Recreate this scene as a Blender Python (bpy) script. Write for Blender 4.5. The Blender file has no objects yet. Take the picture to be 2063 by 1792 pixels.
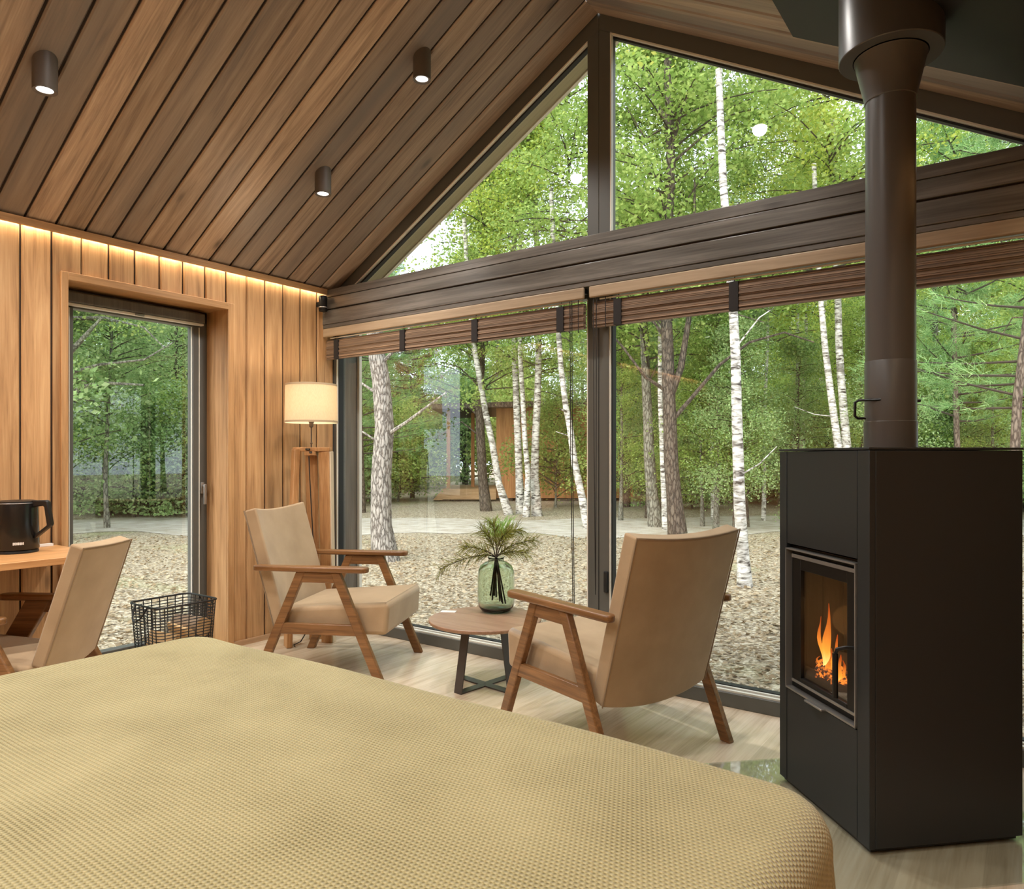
import bpy, math, random
import numpy as np
from mathutils import Vector, Matrix

C = bpy.context.scene.collection
PI = math.pi
R_ = math.radians
rnd = random.Random(7)
rng = np.random.default_rng(11)

# ------------------------------------------------------------------ camera numbers
CAM = Vector((3.948, -3.237, 1.15))
FOC, PPX, HOR = 1440.0, 1050.0, 923.0
YAW = R_(35.5377)
FWD = Vector((-math.sin(YAW), math.cos(YAW), 0))
RGT = Vector((math.cos(YAW), math.sin(YAW), 0))


def at(u, v, d):
    """a point of the place, d metres in front of the standing point, in the direction the photo shows it"""
    u, v, d = float(u), float(v), float(d)
    return CAM + d * (FWD + RGT * ((u - PPX) / FOC) + Vector((0, 0, (HOR - v) / FOC)))


def on_ground(u, d, z=-0.3):
    p = at(u, HOR, d)
    return Vector((p.x, p.y, z))


# ------------------------------------------------------------------ mesh helpers
class MB:
    def __init__(self):
        self.v, self.f = [], []

    def add(self, vs, fs):
        n = len(self.v)
        self.v.extend([tuple(p) for p in vs])
        self.f.extend([tuple(i + n for i in f) for f in fs])
        return self

    def box(self, x0, x1, y0, y1, z0, z1, m=None):
        vs = [Vector((x, y, z)) for z in (z0, z1) for y in (y0, y1) for x in (x0, x1)]
        if m is not None:
            vs = [m @ p for p in vs]
        return self.add(vs, [(0, 2, 3, 1), (4, 5, 7, 6), (0, 1, 5, 4), (2, 6, 7, 3), (0, 4, 6, 2), (1, 3, 7, 5)])

    def prism(self, poly, a0, a1, axis='y', m=None):
        """2-D polygon extruded along an axis; poly in (x,z) for y, (x,y) for z, (y,z) for x"""
        def P(p, a):
            if axis == 'y':
                return Vector((p[0], a, p[1]))
            if axis == 'z':
                return Vector((p[0], p[1], a))
            return Vector((a, p[0], p[1]))
        n = len(poly)
        vs = [P(p, a0) for p in poly] + [P(p, a1) for p in poly]
        if m is not None:
            vs = [m @ p for p in vs]
        fs = [tuple(range(n))[::-1], tuple(range(n, 2 * n))]
        fs += [(i, (i + 1) % n, n + (i + 1) % n, n + i) for i in range(n)]
        return self.add(vs, fs)

    def tube(self, pts, r, n=8, cap=True):
        pts = [Vector(p) for p in pts]
        k = len(pts)
        rs = r if isinstance(r, (list, tuple)) else [r] * k
        vs, fs = [], []
        prev = None
        for i, p in enumerate(pts):
            t = (pts[min(i + 1, k - 1)] - pts[max(i - 1, 0)])
            if t.length < 1e-9:
                t = Vector((0, 0, 1))
            t.normalize()
            if prev is None:
                a = Vector((0, 0, 1)) if abs(t.z) < .9 else Vector((1, 0, 0))
                s = t.cross(a).normalized()
            else:
                s = (prev - t * prev.dot(t))
                s = s.normalized() if s.length > 1e-6 else t.orthogonal().normalized()
            prev = s
            b = t.cross(s)
            for j in range(n):
                th = 2 * PI * j / n
                vs.append(p + (s * math.cos(th) + b * math.sin(th)) * rs[i])
        for i in range(k - 1):
            for j in range(n):
                j2 = (j + 1) % n
                fs.append((i * n + j, i * n + j2, (i + 1) * n + j2, (i + 1) * n + j))
        if cap:
            fs.append(tuple(range(n))[::-1])
            fs.append(tuple(range((k - 1) * n, k * n)))
        return self.add(vs, fs)

    def lathe(self, prof, n=32, c=(0, 0, 0), cap=True, m=None):
        vs, fs = [], []
        k = len(prof)
        for (r, z) in prof:
            for j in range(n):
                th = 2 * PI * j / n
                p = Vector((c[0] + r * math.cos(th), c[1] + r * math.sin(th), c[2] + z))
                vs.append(m @ p if m is not None else p)
        for i in range(k - 1):
            for j in range(n):
                j2 = (j + 1) % n
                fs.append((i * n + j, i * n + j2, (i + 1) * n + j2, (i + 1) * n + j))
        if cap:
            fs.append(tuple(range(n))[::-1])
            fs.append(tuple(range((k - 1) * n, k * n)))
        return self.add(vs, fs)

    def build(self, name, mat, parent=None, smooth=False, bevel=0, seg=2, loc=None, rotz=None, angle=40):
        me = bpy.data.meshes.new(name)
        me.from_pydata([tuple(p) for p in self.v], [], self.f)
        me.update()
        import bmesh
        bm = bmesh.new()
        bm.from_mesh(me)
        bmesh.ops.recalc_face_normals(bm, faces=bm.faces)
        bm.to_mesh(me)
        bm.free()
        if mat is not None:
            me.materials.append(mat)
        o = bpy.data.objects.new(name, me)
        C.objects.link(o)
        if parent is not None:
            o.parent = parent
        if loc is not None:
            o.location = loc
        if rotz is not None:
            o.rotation_euler = (0, 0, rotz)
        if smooth or bevel:
            me.polygons.foreach_set('use_smooth', [True] * len(me.polygons))
            try:
                me.set_sharp_from_angle(angle=R_(angle))
            except Exception:
                pass
        if bevel:
            b = o.modifiers.new('bevel', 'BEVEL')
            b.width = bevel
            b.segments = seg
            b.limit_method = 'ANGLE'
            b.angle_limit = R_(35)
            b.harden_normals = False
        return o


def thing(name, label, cat, loc=(0, 0, 0), rotz=0, group=None):
    o = bpy.data.objects.new(name, None)
    C.objects.link(o)
    o.location = loc
    o.rotation_euler = (0, 0, rotz)
    o.empty_display_size = .1
    return tag(o, label, cat, group)


def tag(o, label, cat, group=None, kind=None):
    o['label'] = label
    o['category'] = cat
    if group:
        o['group'] = group
    if kind:
        o['kind'] = kind
    return o


def struct(o, label=None):
    o['kind'] = 'structure'
    if label:
        o['label'] = label
    return o


# ------------------------------------------------------------------ material helpers
def s2l(c):
    return tuple(((x / 255) / 12.92 if x / 255 <= .04045 else ((x / 255 + .055) / 1.055) ** 2.4) for x in c) + (1.0,)


class NT:
    def __init__(self, name):
        self.m = bpy.data.materials.new(name)
        self.m.use_nodes = True
        self.t = self.m.node_tree
        self.b = self.t.nodes['Principled BSDF']
        self.out = self.t.nodes['Material Output']

    def n(self, typ, **kw):
        nd = self.t.nodes.new(typ)
        for k, v in kw.items():
            if k.startswith('i_'):
                nd.inputs[k[2:].replace('_', ' ')].default_value = v
            else:
                setattr(nd, k, v)
        return nd

    def l(self, a, b):
        self.t.links.new(a, b)

    def setv(self, **kw):
        for k, v in kw.items():
            self.b.inputs[k.replace('_', ' ')].default_value = v

    def coord(self, scale=(1, 1, 1), kind='Object', loc=(0, 0, 0)):
        tc = self.n('ShaderNodeTexCoord')
        mp = self.n('ShaderNodeMapping')
        mp.inputs['Scale'].default_value = scale
        mp.inputs['Location'].default_value = loc
        self.l(tc.outputs[kind], mp.inputs['Vector'])
        return mp.outputs['Vector']

    def noise(self, vec, scale, detail=4, rough=.55, dist=0):
        nd = self.n('ShaderNodeTexNoise')
        nd.inputs['Scale'].default_value = scale
        nd.inputs['Detail'].default_value = detail
        nd.inputs['Roughness'].default_value = rough
        nd.inputs['Distortion'].default_value = dist
        self.l(vec, nd.inputs['Vector'])
        return nd.outputs['Fac']

    def ramp(self, fac, stops):
        r = self.n('ShaderNodeValToRGB')
        while len(r.color_ramp.elements) < len(stops):
            r.color_ramp.elements.new(.5)
        for e, (p, c) in zip(r.color_ramp.elements, stops):
            e.position = p
            e.color = c
        self.l(fac, r.inputs['Fac'])
        return r.outputs['Color']

    def math(self, op, a, b=None, c=None):
        nd = self.n('ShaderNodeMath', operation=op)
        for i, x in enumerate((a, b, c)):
            if x is None:
                continue
            if isinstance(x, (int, float)):
                nd.inputs[i].default_value = x
            else:
                self.l(x, nd.inputs[i])
        return nd.outputs[0]

    def mix(self, fac, a, b, blend='MIX'):
        nd = self.n('ShaderNodeMix', data_type='RGBA', blend_type=blend)
        for s, x in ((nd.inputs[0], fac), (nd.inputs[6], a), (nd.inputs[7], b)):
            if isinstance(x, (int, float)):
                s.default_value = x
            elif isinstance(x, tuple):
                s.default_value = x
            else:
                self.l(x, s)
        return nd.outputs[2]

    def bump(self, h, strength=.3, dist=.01):
        nd = self.n('ShaderNodeBump')
        nd.inputs['Strength'].default_value = strength
        nd.inputs['Distance'].default_value = dist
        self.l(h, nd.inputs['Height'])
        self.l(nd.outputs['Normal'], self.b.inputs['Normal'])


def plain(name, rgb, rough=.5, metal=0, spec=.5, bump=0):
    t = NT(name)
    t.setv(Base_Color=s2l(rgb), Roughness=rough, Metallic=metal)
    t.b.inputs['Specular IOR Level'].default_value = spec
    if bump:
        t.bump(t.noise(t.coord(), bump, 5), .15, .004)
    return t.m


def wood(name, dark, mid, light, along='X', pitch=None, across='Y', phase=0, rough=.5, gscale=1.0, vary=.25, grey=None, knots=True, spec=.4, bump=.12):
    """wood grain running along a local axis; with a pitch every board gets a tone of its own"""
    t = NT(name)
    tc = t.n('ShaderNodeTexCoord')
    sep = t.n('ShaderNodeSeparateXYZ')
    t.l(tc.outputs['Object'], sep.inputs[0])
    ax = {'X': 0, 'Y': 1, 'Z': 2}
    if pitch:
        idx = t.math('FLOOR', t.math('DIVIDE', t.math('ADD', sep.outputs[ax[across]], phase), pitch))
        wn = t.n('ShaderNodeTexWhiteNoise', noise_dimensions='1D')
        t.l(idx, wn.inputs['W'])
        rv = wn.outputs['Value']
        comb0 = t.n('ShaderNodeCombineXYZ')
        t.l(t.math('MULTIPLY', rv, 37.0), comb0.inputs[ax[along]])
        t.l(t.math('MULTIPLY', idx, 1.73), comb0.inputs[ax[across]])
        va = t.n('ShaderNodeVectorMath', operation='ADD')
        t.l(tc.outputs['Object'], va.inputs[0])
        t.l(comb0.outputs[0], va.inputs[1])
        vec = va.outputs[0]
    else:
        vec = tc.outputs['Object']
        rv = None
    sc = [14 * gscale] * 3
    sc[ax[along]] = .9 * gscale
    mp = t.n('ShaderNodeMapping')
    mp.inputs['Scale'].default_value = sc
    t.l(vec, mp.inputs['Vector'])
    g1 = t.noise(mp.outputs[0], 1.6, 6, .62, .7)
    sc2 = [70 * gscale] * 3
    sc2[ax[along]] = 2.0 * gscale
    mp2 = t.n('ShaderNodeMapping')
    mp2.inputs['Scale'].default_value = sc2
    t.l(vec, mp2.inputs['Vector'])
    g2 = t.noise(mp2.outputs[0], 2.2, 3, .5, .4)
    g = t.math('ADD', t.math('MULTIPLY', g1, .72), t.math('MULTIPLY', g2, .28))
    col = t.ramp(g, [(.3, s2l(dark)), (.5, s2l(mid)), (.72, s2l(light))])
    if knots:
        kp = [6.0 * gscale] * 3
        kp[ax[along]] = 2.1 * gscale
        mp3 = t.n('ShaderNodeMapping')
        mp3.inputs['Scale'].default_value = kp
        t.l(vec, mp3.inputs['Vector'])
        vo = t.n('ShaderNodeTexVoronoi')
        vo.inputs['Scale'].default_value = 1.25
        t.l(mp3.outputs[0], vo.inputs['Vector'])
        kf = t.ramp(vo.outputs['Distance'], [(.05, (1, 1, 1, 1)), (.16, (0, 0, 0, 1))])
        spk = t.n('ShaderNodeSeparateColor')
        t.l(vo.outputs['Color'], spk.inputs[0])
        keep = t.math('LESS_THAN', spk.outputs[0], .42)
        kf = t.math('MULTIPLY', kf, keep)
        halo = t.math('MULTIPLY', t.ramp(vo.outputs['Distance'], [(.1, (1, 1, 1, 1)), (.42, (0, 0, 0, 1))]), keep)
        col = t.mix(t.math('MULTIPLY', halo, .35), col, s2l(dark))
        col = t.mix(t.math('MULTIPLY', kf, .75), col, s2l(tuple(x * .55 for x in dark)))
    if rv is not None:
        hs = t.n('ShaderNodeHueSaturation')
        t.l(t.math('ADD', t.math('MULTIPLY', rv, vary * 2), 1 - vary), hs.inputs['Value'])
        t.l(col, hs.inputs['Color'])
        col = hs.outputs['Color']
        if grey:
            wn2 = t.n('ShaderNodeTexWhiteNoise', noise_dimensions='1D')
            t.l(t.math('ADD', idx, 91.5), wn2.inputs['W'])
            big = t.noise(mp.outputs[0], .35, 2)
            gm = t.math('MULTIPLY', t.math('MULTIPLY', wn2.outputs['Value'], big), 1.7)
            col = t.mix(gm, col, s2l(grey))
    t.l(col, t.b.inputs['Base Color'])
    t.setv(Roughness=rough)
    t.b.inputs['Specular IOR Level'].default_value = spec
    t.bump(g, bump, .004)
    return t.m


def emission(name, rgb, strength):
    t = NT(name)
    e = t.n('ShaderNodeEmission')
    e.inputs['Color'].default_value = rgb
    e.inputs['Strength'].default_value = strength
    t.l(e.outputs[0], t.out.inputs['Surface'])
    return t.m


def thin_glass(name, tint=(1, 1, 1, 1), refl=1.0, rough=0.0):
    """a pane: straight through, with the mirror image a sheet of glass shows"""
    t = NT(name)
    tr = t.n('ShaderNodeBsdfTransparent')
    tr.inputs['Color'].default_value = tint
    gl = t.n('ShaderNodeBsdfGlossy')
    gl.inputs['Roughness'].default_value = rough
    lw = t.n('ShaderNodeLayerWeight')
    f5 = t.math('POWER', lw.outputs['Facing'], 5.0)
    mx = t.n('ShaderNodeMixShader')
    t.l(t.math('MULTIPLY', t.math('ADD', t.math('MULTIPLY', f5, .87), .13), refl), mx.inputs[0])
    t.l(tr.outputs[0], mx.inputs[1])
    t.l(gl.outputs[0], mx.inputs[2])
    t.l(mx.outputs[0], t.out.inputs['Surface'])
    return t.m


M = {}
M['ceil'] = wood('brown stained ceiling boards', (110, 89, 73), (176, 150, 127), (212, 188, 163), 'X', .1345, 'Y', .085, rough=.42, vary=.34, grey=(116, 108, 104), spec=.5)
M['wall'] = wood('warm stained wall boards', (136, 99, 63), (184, 141, 96), (210, 170, 122), 'Z', .1345, 'Y', .093, rough=.5, vary=.14)
M['gap'] = plain('dark gap between boards', (38, 24, 14), .8)
M['trimw'] = wood('window casing wood', (142, 102, 64), (182, 138, 92), (206, 164, 116), 'Z', rough=.45, knots=False)
M['trimh'] = wood('casing head wood', (142, 102, 64), (182, 138, 92), (206, 164, 116), 'Y', rough=.45, knots=False)
M['beam'] = wood('dark stained beam', (64, 61, 56), (97, 93, 87), (134, 129, 121), 'X', .1, 'Z', .03, rough=.33, gscale=.8, vary=.08, spec=.6)
M['valance'] = wood('tan valance', (132, 114, 92), (158, 138, 113), (176, 155, 130), 'X', rough=.5, knots=False)
M['bamboo'] = wood('bamboo blind slats', (80, 64, 52), (120, 100, 82), (152, 128, 106), 'X', .007, 'Z', 0, rough=.5, vary=.4, knots=False)
M['tape'] = plain('blind ladder tape', (30, 25, 23), .8, bump=300)
M['frame'] = plain('anthracite window frame', (90, 90, 85), .4, .0, .5)
M['frame2'] = wood('grey brown window post', (72, 70, 65), (92, 89, 83), (110, 106, 99), 'Z', rough=.4, knots=False)
M['alu'] = plain('highlight pale edge', (226, 222, 210), .35)  # edge strips coloured pale to stand in for light catching the frame edges
M['gasket'] = plain('black gasket', (24, 24, 24), .6)
M['glass'] = thin_glass('window glass', (.97, .99, .98, 1), 1.0)
M['floor'] = wood('oak laminate floor', (178, 158, 130), (214, 195, 168), (232, 217, 194), 'Y', .192, 'X', .0, rough=.22, gscale=.7, vary=.09, knots=True, spec=.5, bump=.04)
M['base'] = wood('skirting wood', (150, 116, 84), (176, 142, 108), (196, 160, 124), 'Y', rough=.45, knots=False)
M['black'] = plain('black painted steel', (36, 39, 41), .42, .0, .4)
M['black2'] = plain('deep black steel', (17, 17, 17), .4, 0, .4)
M['ceilplate'] = plain('black fire plate', (40, 40, 41), .55, 0, .35)
M['pipe'] = plain('flue pipe steel', (84, 82, 80), .36, .15, .5)
M['stovein'] = wood('firebox lining', (48, 44, 40), (70, 64, 58), (92, 84, 76), 'Z', rough=.8, knots=False)
M['stoveglass'] = thin_glass('stove door glass', (.9, .88, .86, 1), 1.0)
M['steel'] = plain('brushed edge steel', (150, 148, 144), .3, .6)
M['char'] = plain('charred log', (74, 66, 60), .85, bump=60)
M['chairwood'] = wood('varnished chair wood', (80, 52, 28), (122, 84, 48), (156, 112, 70), 'X', rough=.32, gscale=1.6, knots=False, spec=.5)
M['oak'] = wood('desk oak', (170, 118, 70), (200, 148, 96), (216, 168, 116), 'Y', .09, 'X', 0, rough=.42, vary=.08, knots=False)
M['ttop'] = wood('table top wood', (128, 94, 72), (160, 126, 102), (184, 152, 126), 'X', .07, 'Y', 0, rough=.36, vary=.12, knots=False)
M['lampwood'] = wood('lamp stand wood', (146, 100, 60), (182, 134, 86), (208, 164, 116), 'Z', rough=.45, gscale=1.5)
M['livewood'] = plain('pale sawn edge', (214, 190, 160), .6)
M['tablemetal'] = plain('table base steel', (74, 68, 64), .38, .25, .5)
M['kettle'] = plain('black kettle', (24, 22, 20), .22, 0, .5)
M['kettle2'] = plain('kettle plastic', (20, 19, 18), .4, 0, .5)
M['spotbody'] = plain('spotlight housing', (92, 84, 78), .5)
M['hem'] = plain('shade hem', (190, 166, 134), .8)
M['soffit'] = plain('painted soffit', (168, 160, 132), .7)
M['white'] = plain('white card', (236, 232, 226), .6)
M['wire'] = plain('black basket wire', (26, 25, 24), .45, 0, .5)
M['logbark'] = wood('log bark', (96, 80, 64), (140, 120, 98), (176, 154, 128), 'X', rough=.85, knots=False)
M['logcut'] = wood('pale split wood', (206, 164, 112), (226, 188, 136), (238, 206, 158), 'X', rough=.8, knots=False)
M['cord'] = plain('black cord', (26, 22, 20), .6)
M['chrome'] = plain('lamp fitting', (110, 96, 84), .3, .6)


def fabric(name, rgb, rgb2, scale=900):
    t = NT(name)
    v = t.coord()
    n1 = t.noise(v, 5, 4)
    n2 = t.noise(v, scale, 2)
    col = t.ramp(t.math('ADD', t.math('MULTIPLY', n1, .7), t.math('MULTIPLY', n2, .3)), [(.3, s2l(rgb)), (.7, s2l(rgb2))])
    t.l(col, t.b.inputs['Base Color'])
    t.setv(Roughness=.85)
    t.b.inputs['Specular IOR Level'].default_value = .2
    t.b.inputs['Sheen Weight'].default_value = .35
    t.b.inputs['Sheen Roughness'].default_value = .4
    t.bump(n2, .12, .002)
    return t.m


M['velvet'] = fabric('beige velour', (158, 133, 102), (182, 157, 125))
M['seam'] = plain('seam thread', (140, 118, 92), .8)


def waffle():
    t = NT('olive waffle knit')
    tc = t.n('ShaderNodeTexCoord')
    big = t.noise(t.coord((1, 1, 1)), 3.5, 3)
    sep = t.n('ShaderNodeSeparateXYZ')
    t.l(tc.outputs['UV'], sep.inputs[0])
    k = 2 * PI / .0085
    sx = t.math('SINE', t.math('MULTIPLY', sep.outputs[0], k))
    rows = t.math('MULTIPLY', sep.outputs[1], k)
    sy = t.math('SINE', rows)
    # alternate rows are shifted, like the stitches of the knit
    odd = t.math('SIGN', t.math('SINE', t.math('MULTIPLY', rows, .5)))
    sx2 = t.math('MULTIPLY', sx, odd)
    h = t.math('ADD', t.math('MULTIPLY', sx2, .5), t.math('MULTIPLY', sy, .5))
    wob = t.noise(t.coord((1, 1, 1)), 160, 2)
    h2 = t.math('ADD', h, t.math('MULTIPLY', wob, .5))
    col = t.ramp(t.math('ADD', t.math('MULTIPLY', h, .28), t.math('ADD', t.math('MULTIPLY', big, .5), .25)),
                 [(.12, s2l((96, 84, 44))), (.45, s2l((157, 146, 103))), (.85, s2l((185, 173, 130)))])
    t.l(col, t.b.inputs['Base Color'])
    t.setv(Roughness=.9)
    t.b.inputs['Specular IOR Level'].default_value = .15
    t.b.inputs['Sheen Weight'].default_value = .25
    t.bump(h2, .55, .0035)
    return t.m


M['quilt'] = waffle()


def shade_mat():
    t = NT('linen lamp shade')
    d = t.n('ShaderNodeBsdfDiffuse')
    tl = t.n('ShaderNodeBsdfTranslucent')
    n = t.noise(t.coord((400, 400, 60)), 1.0, 2)
    col = t.ramp(n, [(.3, s2l((236, 220, 192))), (.7, s2l((246, 234, 210)))])
    t.l(col, d.inputs['Color'])
    t.l(col, tl.inputs['Color'])
    mx = t.n('ShaderNodeMixShader')
    mx.inputs[0].default_value = .5
    t.l(d.outputs[0], mx.inputs[1])
    t.l(tl.outputs[0], mx.inputs[2])
    t.l(mx.outputs[0], t.out.inputs['Surface'])
    return t.m


M['shade'] = shade_mat()


def green_glass():
    t = NT('green vase glass')
    t.setv(Base_Color=(.80, .90, .78, 1), Roughness=.03, IOR=1.35)
    t.b.inputs['Transmission Weight'].default_value = 1.0
    return t.m


M['vase'] = green_glass()


def flame_mat():
    t = NT('burning flame')
    tc = t.n('ShaderNodeTexCoord')
    sep = t.n('ShaderNodeSeparateXYZ')
    t.l(tc.outputs['Generated'], sep.inputs[0])
    n = t.noise(t.coord((30, 30, 8)), 1.0, 3)
    f = t.math('ADD', sep.outputs[2], t.math('MULTIPLY', t.math('SUBTRACT', n, .5), .3))
    col = t.ramp(f, [(.05, (1, .75, .25, 1)), (.4, (1, .36, .04, 1)), (.95, (.75, .10, .01, 1))])
    st = t.ramp(f, [(.0, (1, 1, 1, 1)), (.9, (.3, .3, .3, 1))])
    e = t.n('ShaderNodeEmission')
    t.l(col, e.inputs['Color'])
    t.l(t.math('MULTIPLY', st, 3.2), e.inputs['Strength'])
    t.l(e.outputs[0], t.out.inputs['Surface'])
    return t.m


M['flame'] = flame_mat()


def ember_mat():
    t = NT('glowing embers')
    n = t.noise(t.coord(), 90, 3)
    t.l(t.ramp(n, [(.45, (.02, .01, .01, 1)), (.62, (1, .25, .03, 1))]), t.b.inputs['Emission Color'])
    t.b.inputs['Emission Strength'].default_value = 2.2
    t.setv(Base_Color=s2l((40, 30, 26)), Roughness=.9)
    return t.m


M['ember'] = ember_mat()


def leaf_mat(name, a, b, c, trans=.5):
    t = NT(name)
    g = t.n('ShaderNodeNewGeometry')
    oi = t.n('ShaderNodeObjectInfo')
    r = t.math('ADD', t.math('MULTIPLY', g.outputs['Random Per Island'], .7), t.math('MULTIPLY', oi.outputs['Random'], .3))
    col = t.ramp(r, [(.1, s2l(a)), (.5, s2l(b)), (.9, s2l(c))])
    d = t.n('ShaderNodeBsdfDiffuse')
    tl = t.n('ShaderNodeBsdfTranslucent')
    t.l(col, d.inputs['Color'])
    t.l(col, tl.inputs['Color'])
    mx = t.n('ShaderNodeMixShader')
    mx.inputs[0].default_value = trans
    t.l(d.outputs[0], mx.inputs[1])
    t.l(tl.outputs[0], mx.inputs[2])
    t.l(mx.outputs[0], t.out.inputs['Surface'])
    return t.m


M['leaf'] = leaf_mat('birch leaves', (124, 152, 76), (166, 192, 106), (202, 216, 132))
M['leaf2'] = leaf_mat('broad leaves', (122, 154, 96), (164, 192, 128), (198, 216, 158))
M['leaf3'] = leaf_mat('yellowing leaves', (146, 166, 70), (186, 202, 94), (218, 218, 116))
M['needle'] = leaf_mat('pine needles', (106, 146, 88), (146, 182, 118), (184, 208, 146), .35)
M['needle_refl'] = leaf_mat('wall reflection brown needles', (128, 104, 66), (160, 132, 88), (182, 156, 112), .3)  # brown imitates the wooden wall mirrored in the window pane
M['twig'] = leaf_mat('cut pine needles', (92, 96, 40), (128, 130, 60), (160, 158, 86), .3)
M['litter'] = leaf_mat('dry fallen leaves', (122, 102, 76), (172, 152, 122), (206, 190, 162), .2)
M['grass'] = leaf_mat('grass blades', (96, 130, 60), (128, 158, 76), (160, 180, 100), .3)


def bark_birch():
    t = NT('birch bark')
    v = t.coord((7, 7, 26))
    n = t.noise(v, 1.0, 4, .6, .6)
    v2 = t.coord((3, 3, 5))
    n2 = t.noise(v2, 1.0, 3)
    col = t.ramp(n, [(.36, s2l((58, 52, 46))), (.47, s2l((176, 170, 160))), (.6, s2l((226, 222, 214)))])
    col = t.mix(t.ramp(n2, [(.56, (0, 0, 0, 1)), (.66, (.7, .7, .7, 1))]), col, s2l((92, 86, 76)))
    t.l(col, t.b.inputs['Base Color'])
    t.setv(Roughness=.8)
    return t.m


def bark_rough(name, crack, a, b, sc=(20, 20, 6)):
    t = NT(name)
    v = t.coord(sc)
    nz = t.n('ShaderNodeTexNoise')
    nz.inputs['Scale'].default_value = 1.5
    t.l(v, nz.inputs['Vector'])
    va = t.n('ShaderNodeVectorMath', operation='ADD')
    t.l(v, va.inputs[0])
    t.l(nz.outputs['Color'], va.inputs[1])
    vo = t.n('ShaderNodeTexVoronoi', feature='DISTANCE_TO_EDGE')
    vo.inputs['Scale'].default_value = 1.0
    t.l(va.outputs[0], vo.inputs['Vector'])
    n = t.noise(v, 2.5, 4)
    col = t.mix(n, s2l(a), s2l(b))
    col = t.mix(t.ramp(vo.outputs['Distance'], [(.0, (1, 1, 1, 1)), (.22, (0, 0, 0, 1))]), col, s2l(crack))
    t.l(col, t.b.inputs['Base Color'])
    t.setv(Roughness=.9)
    t.bump(vo.outputs['Distance'], .6, .02)
    return t.m


M['birch'] = bark_birch()
M['branch'] = plain('dark twigs', (70, 62, 52), .9)
M['pinebark'] = bark_rough('pale plated bark', (70, 64, 58), (140, 132, 122), (190, 182, 172), (26, 26, 7))
M['darkbark'] = bark_rough('dark rough bark', (40, 34, 28), (92, 82, 70), (120, 108, 94))
M['greybark'] = bark_rough('grey green bark', (64, 62, 52), (126, 124, 108), (164, 160, 146))
M['brownbark'] = bark_rough('brown pine bark', (58, 48, 40), (106, 94, 82), (138, 122, 106))


def ground_mat():
    t = NT('forest floor of dry leaves')
    v = t.coord()
    vo = t.n('ShaderNodeTexVoronoi')
    vo.inputs['Scale'].default_value = 40
    t.l(v, vo.inputs['Vector'])
    sepc = t.n('ShaderNodeSeparateColor')
    t.l(vo.outputs['Color'], sepc.inputs[0])
    c1 = t.ramp(sepc.outputs[0], [(.05, s2l((104, 90, 70))), (.4, s2l((158, 142, 116))), (.75, s2l((190, 176, 150))), (.95, s2l((214, 202, 178)))])
    big = t.noise(v, .45, 4)
    c2 = t.mix(t.ramp(big, [(.56, (0, 0, 0, 1)), (.72, (.55, .55, .55, 1))]), c1, s2l((150, 164, 96)))
    n = t.noise(v, 60, 3)
    c3 = t.mix(t.ramp(n, [(.35, (.5, .5, .5, 1)), (.5, (0, 0, 0, 1))]), c2, s2l((96, 80, 62)))
    t.l(c3, t.b.inputs['Base Color'])
    t.setv(Roughness=.95)
    return t.m


M['ground'] = ground_mat()


def path_mat():
    t = NT('pale sandy track')
    v = t.coord()
    n = t.noise(v, 3.0, 5)
    n2 = t.noise(v, 40, 3)
    c = t.ramp(t.math('ADD', t.math('MULTIPLY', n, .65), t.math('MULTIPLY', n2, .35)), [(.35, s2l((168, 154, 134))), (.6, s2l((206, 198, 186)))])
    t.l(c, t.b.inputs['Base Color'])
    t.setv(Roughness=.95)
    return t.m


M['path'] = path_mat()
M['cabin'] = wood('cabin cladding', (150, 98, 58), (182, 128, 80), (204, 150, 100), 'Z', .14, 'X', 0, rough=.7, vary=.12, knots=False)
M['deck'] = wood('deck boards', (150, 112, 76), (182, 144, 104), (206, 170, 128), 'X', rough=.7, knots=False)
M['stone'] = plain('grey boulder', (166, 164, 158), .9, bump=8)

# ------------------------------------------------------------------ room numbers
W_ROOM = 4.2
EAVE, SLOPE = 2.287, .567
RIDGE_X = W_ROOM / 2
RIDGE_Z = EAVE + SLOPE * RIDGE_X
Y_BACK = -6.6
ANG = math.atan(SLOPE)
GF = .05          # inner face of the gable glazing


def rake(x, base=EAVE):
    return base + SLOPE * (x if x <= RIDGE_X else W_ROOM - x)


# floor
fl = MB()
fl.box(-.22, W_ROOM + .1, Y_BACK - .1, .3, -.12, 0)
struct(fl.build('floor', M['floor']), 'pale oak laminate floor')

# ---- ceilings: boards running up the slope
def ceiling(name, left):
    L = RIDGE_X / math.cos(ANG)
    mb, gp = MB(), MB()
    pitch = .1345
    k = 0
    y1 = None
    edges = [GF] + [(-.085 - pitch * i) for i in range(60) if -.085 - pitch * i > Y_BACK] + [Y_BACK]
    for a, b in zip(edges[:-1], edges[1:]):
        w, ch = .0055, .006
        y0, y1 = b + w, a - w
        if y1 - y0 < .02:
            continue
        s = 1 if left else -1
        prof = [(y0 + ch, 0), (y1 - ch, 0), (y1, ch), (y1, .02), (y0, .02), (y0, ch)]
        prof = [(s * p[0], p[1]) for p in prof]
        mb.prism(prof, 0, L, 'x')
    o = mb.build(name, M['ceil'])
    s = 1 if left else -1
    gp.box(-.3, L, min(s * GF, s * Y_BACK), max(s * GF, s * Y_BACK), .012, .1)
    g = gp.build('underlay', M['gap'], o)
    o.location = (0, 0, EAVE) if left else (W_ROOM, 0, EAVE)
    o.rotation_euler = (Matrix.Rotation(0 if left else PI, 4, 'Z') @ Matrix.Rotation(-ANG, 4, 'Y')).to_euler()
    return struct(o, 'sloping ceiling of brown stained boards, %s slope' % ('left' if left else 'right'))


ceiling('ceiling_left', True)
ceiling('ceiling_right', False)

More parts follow.
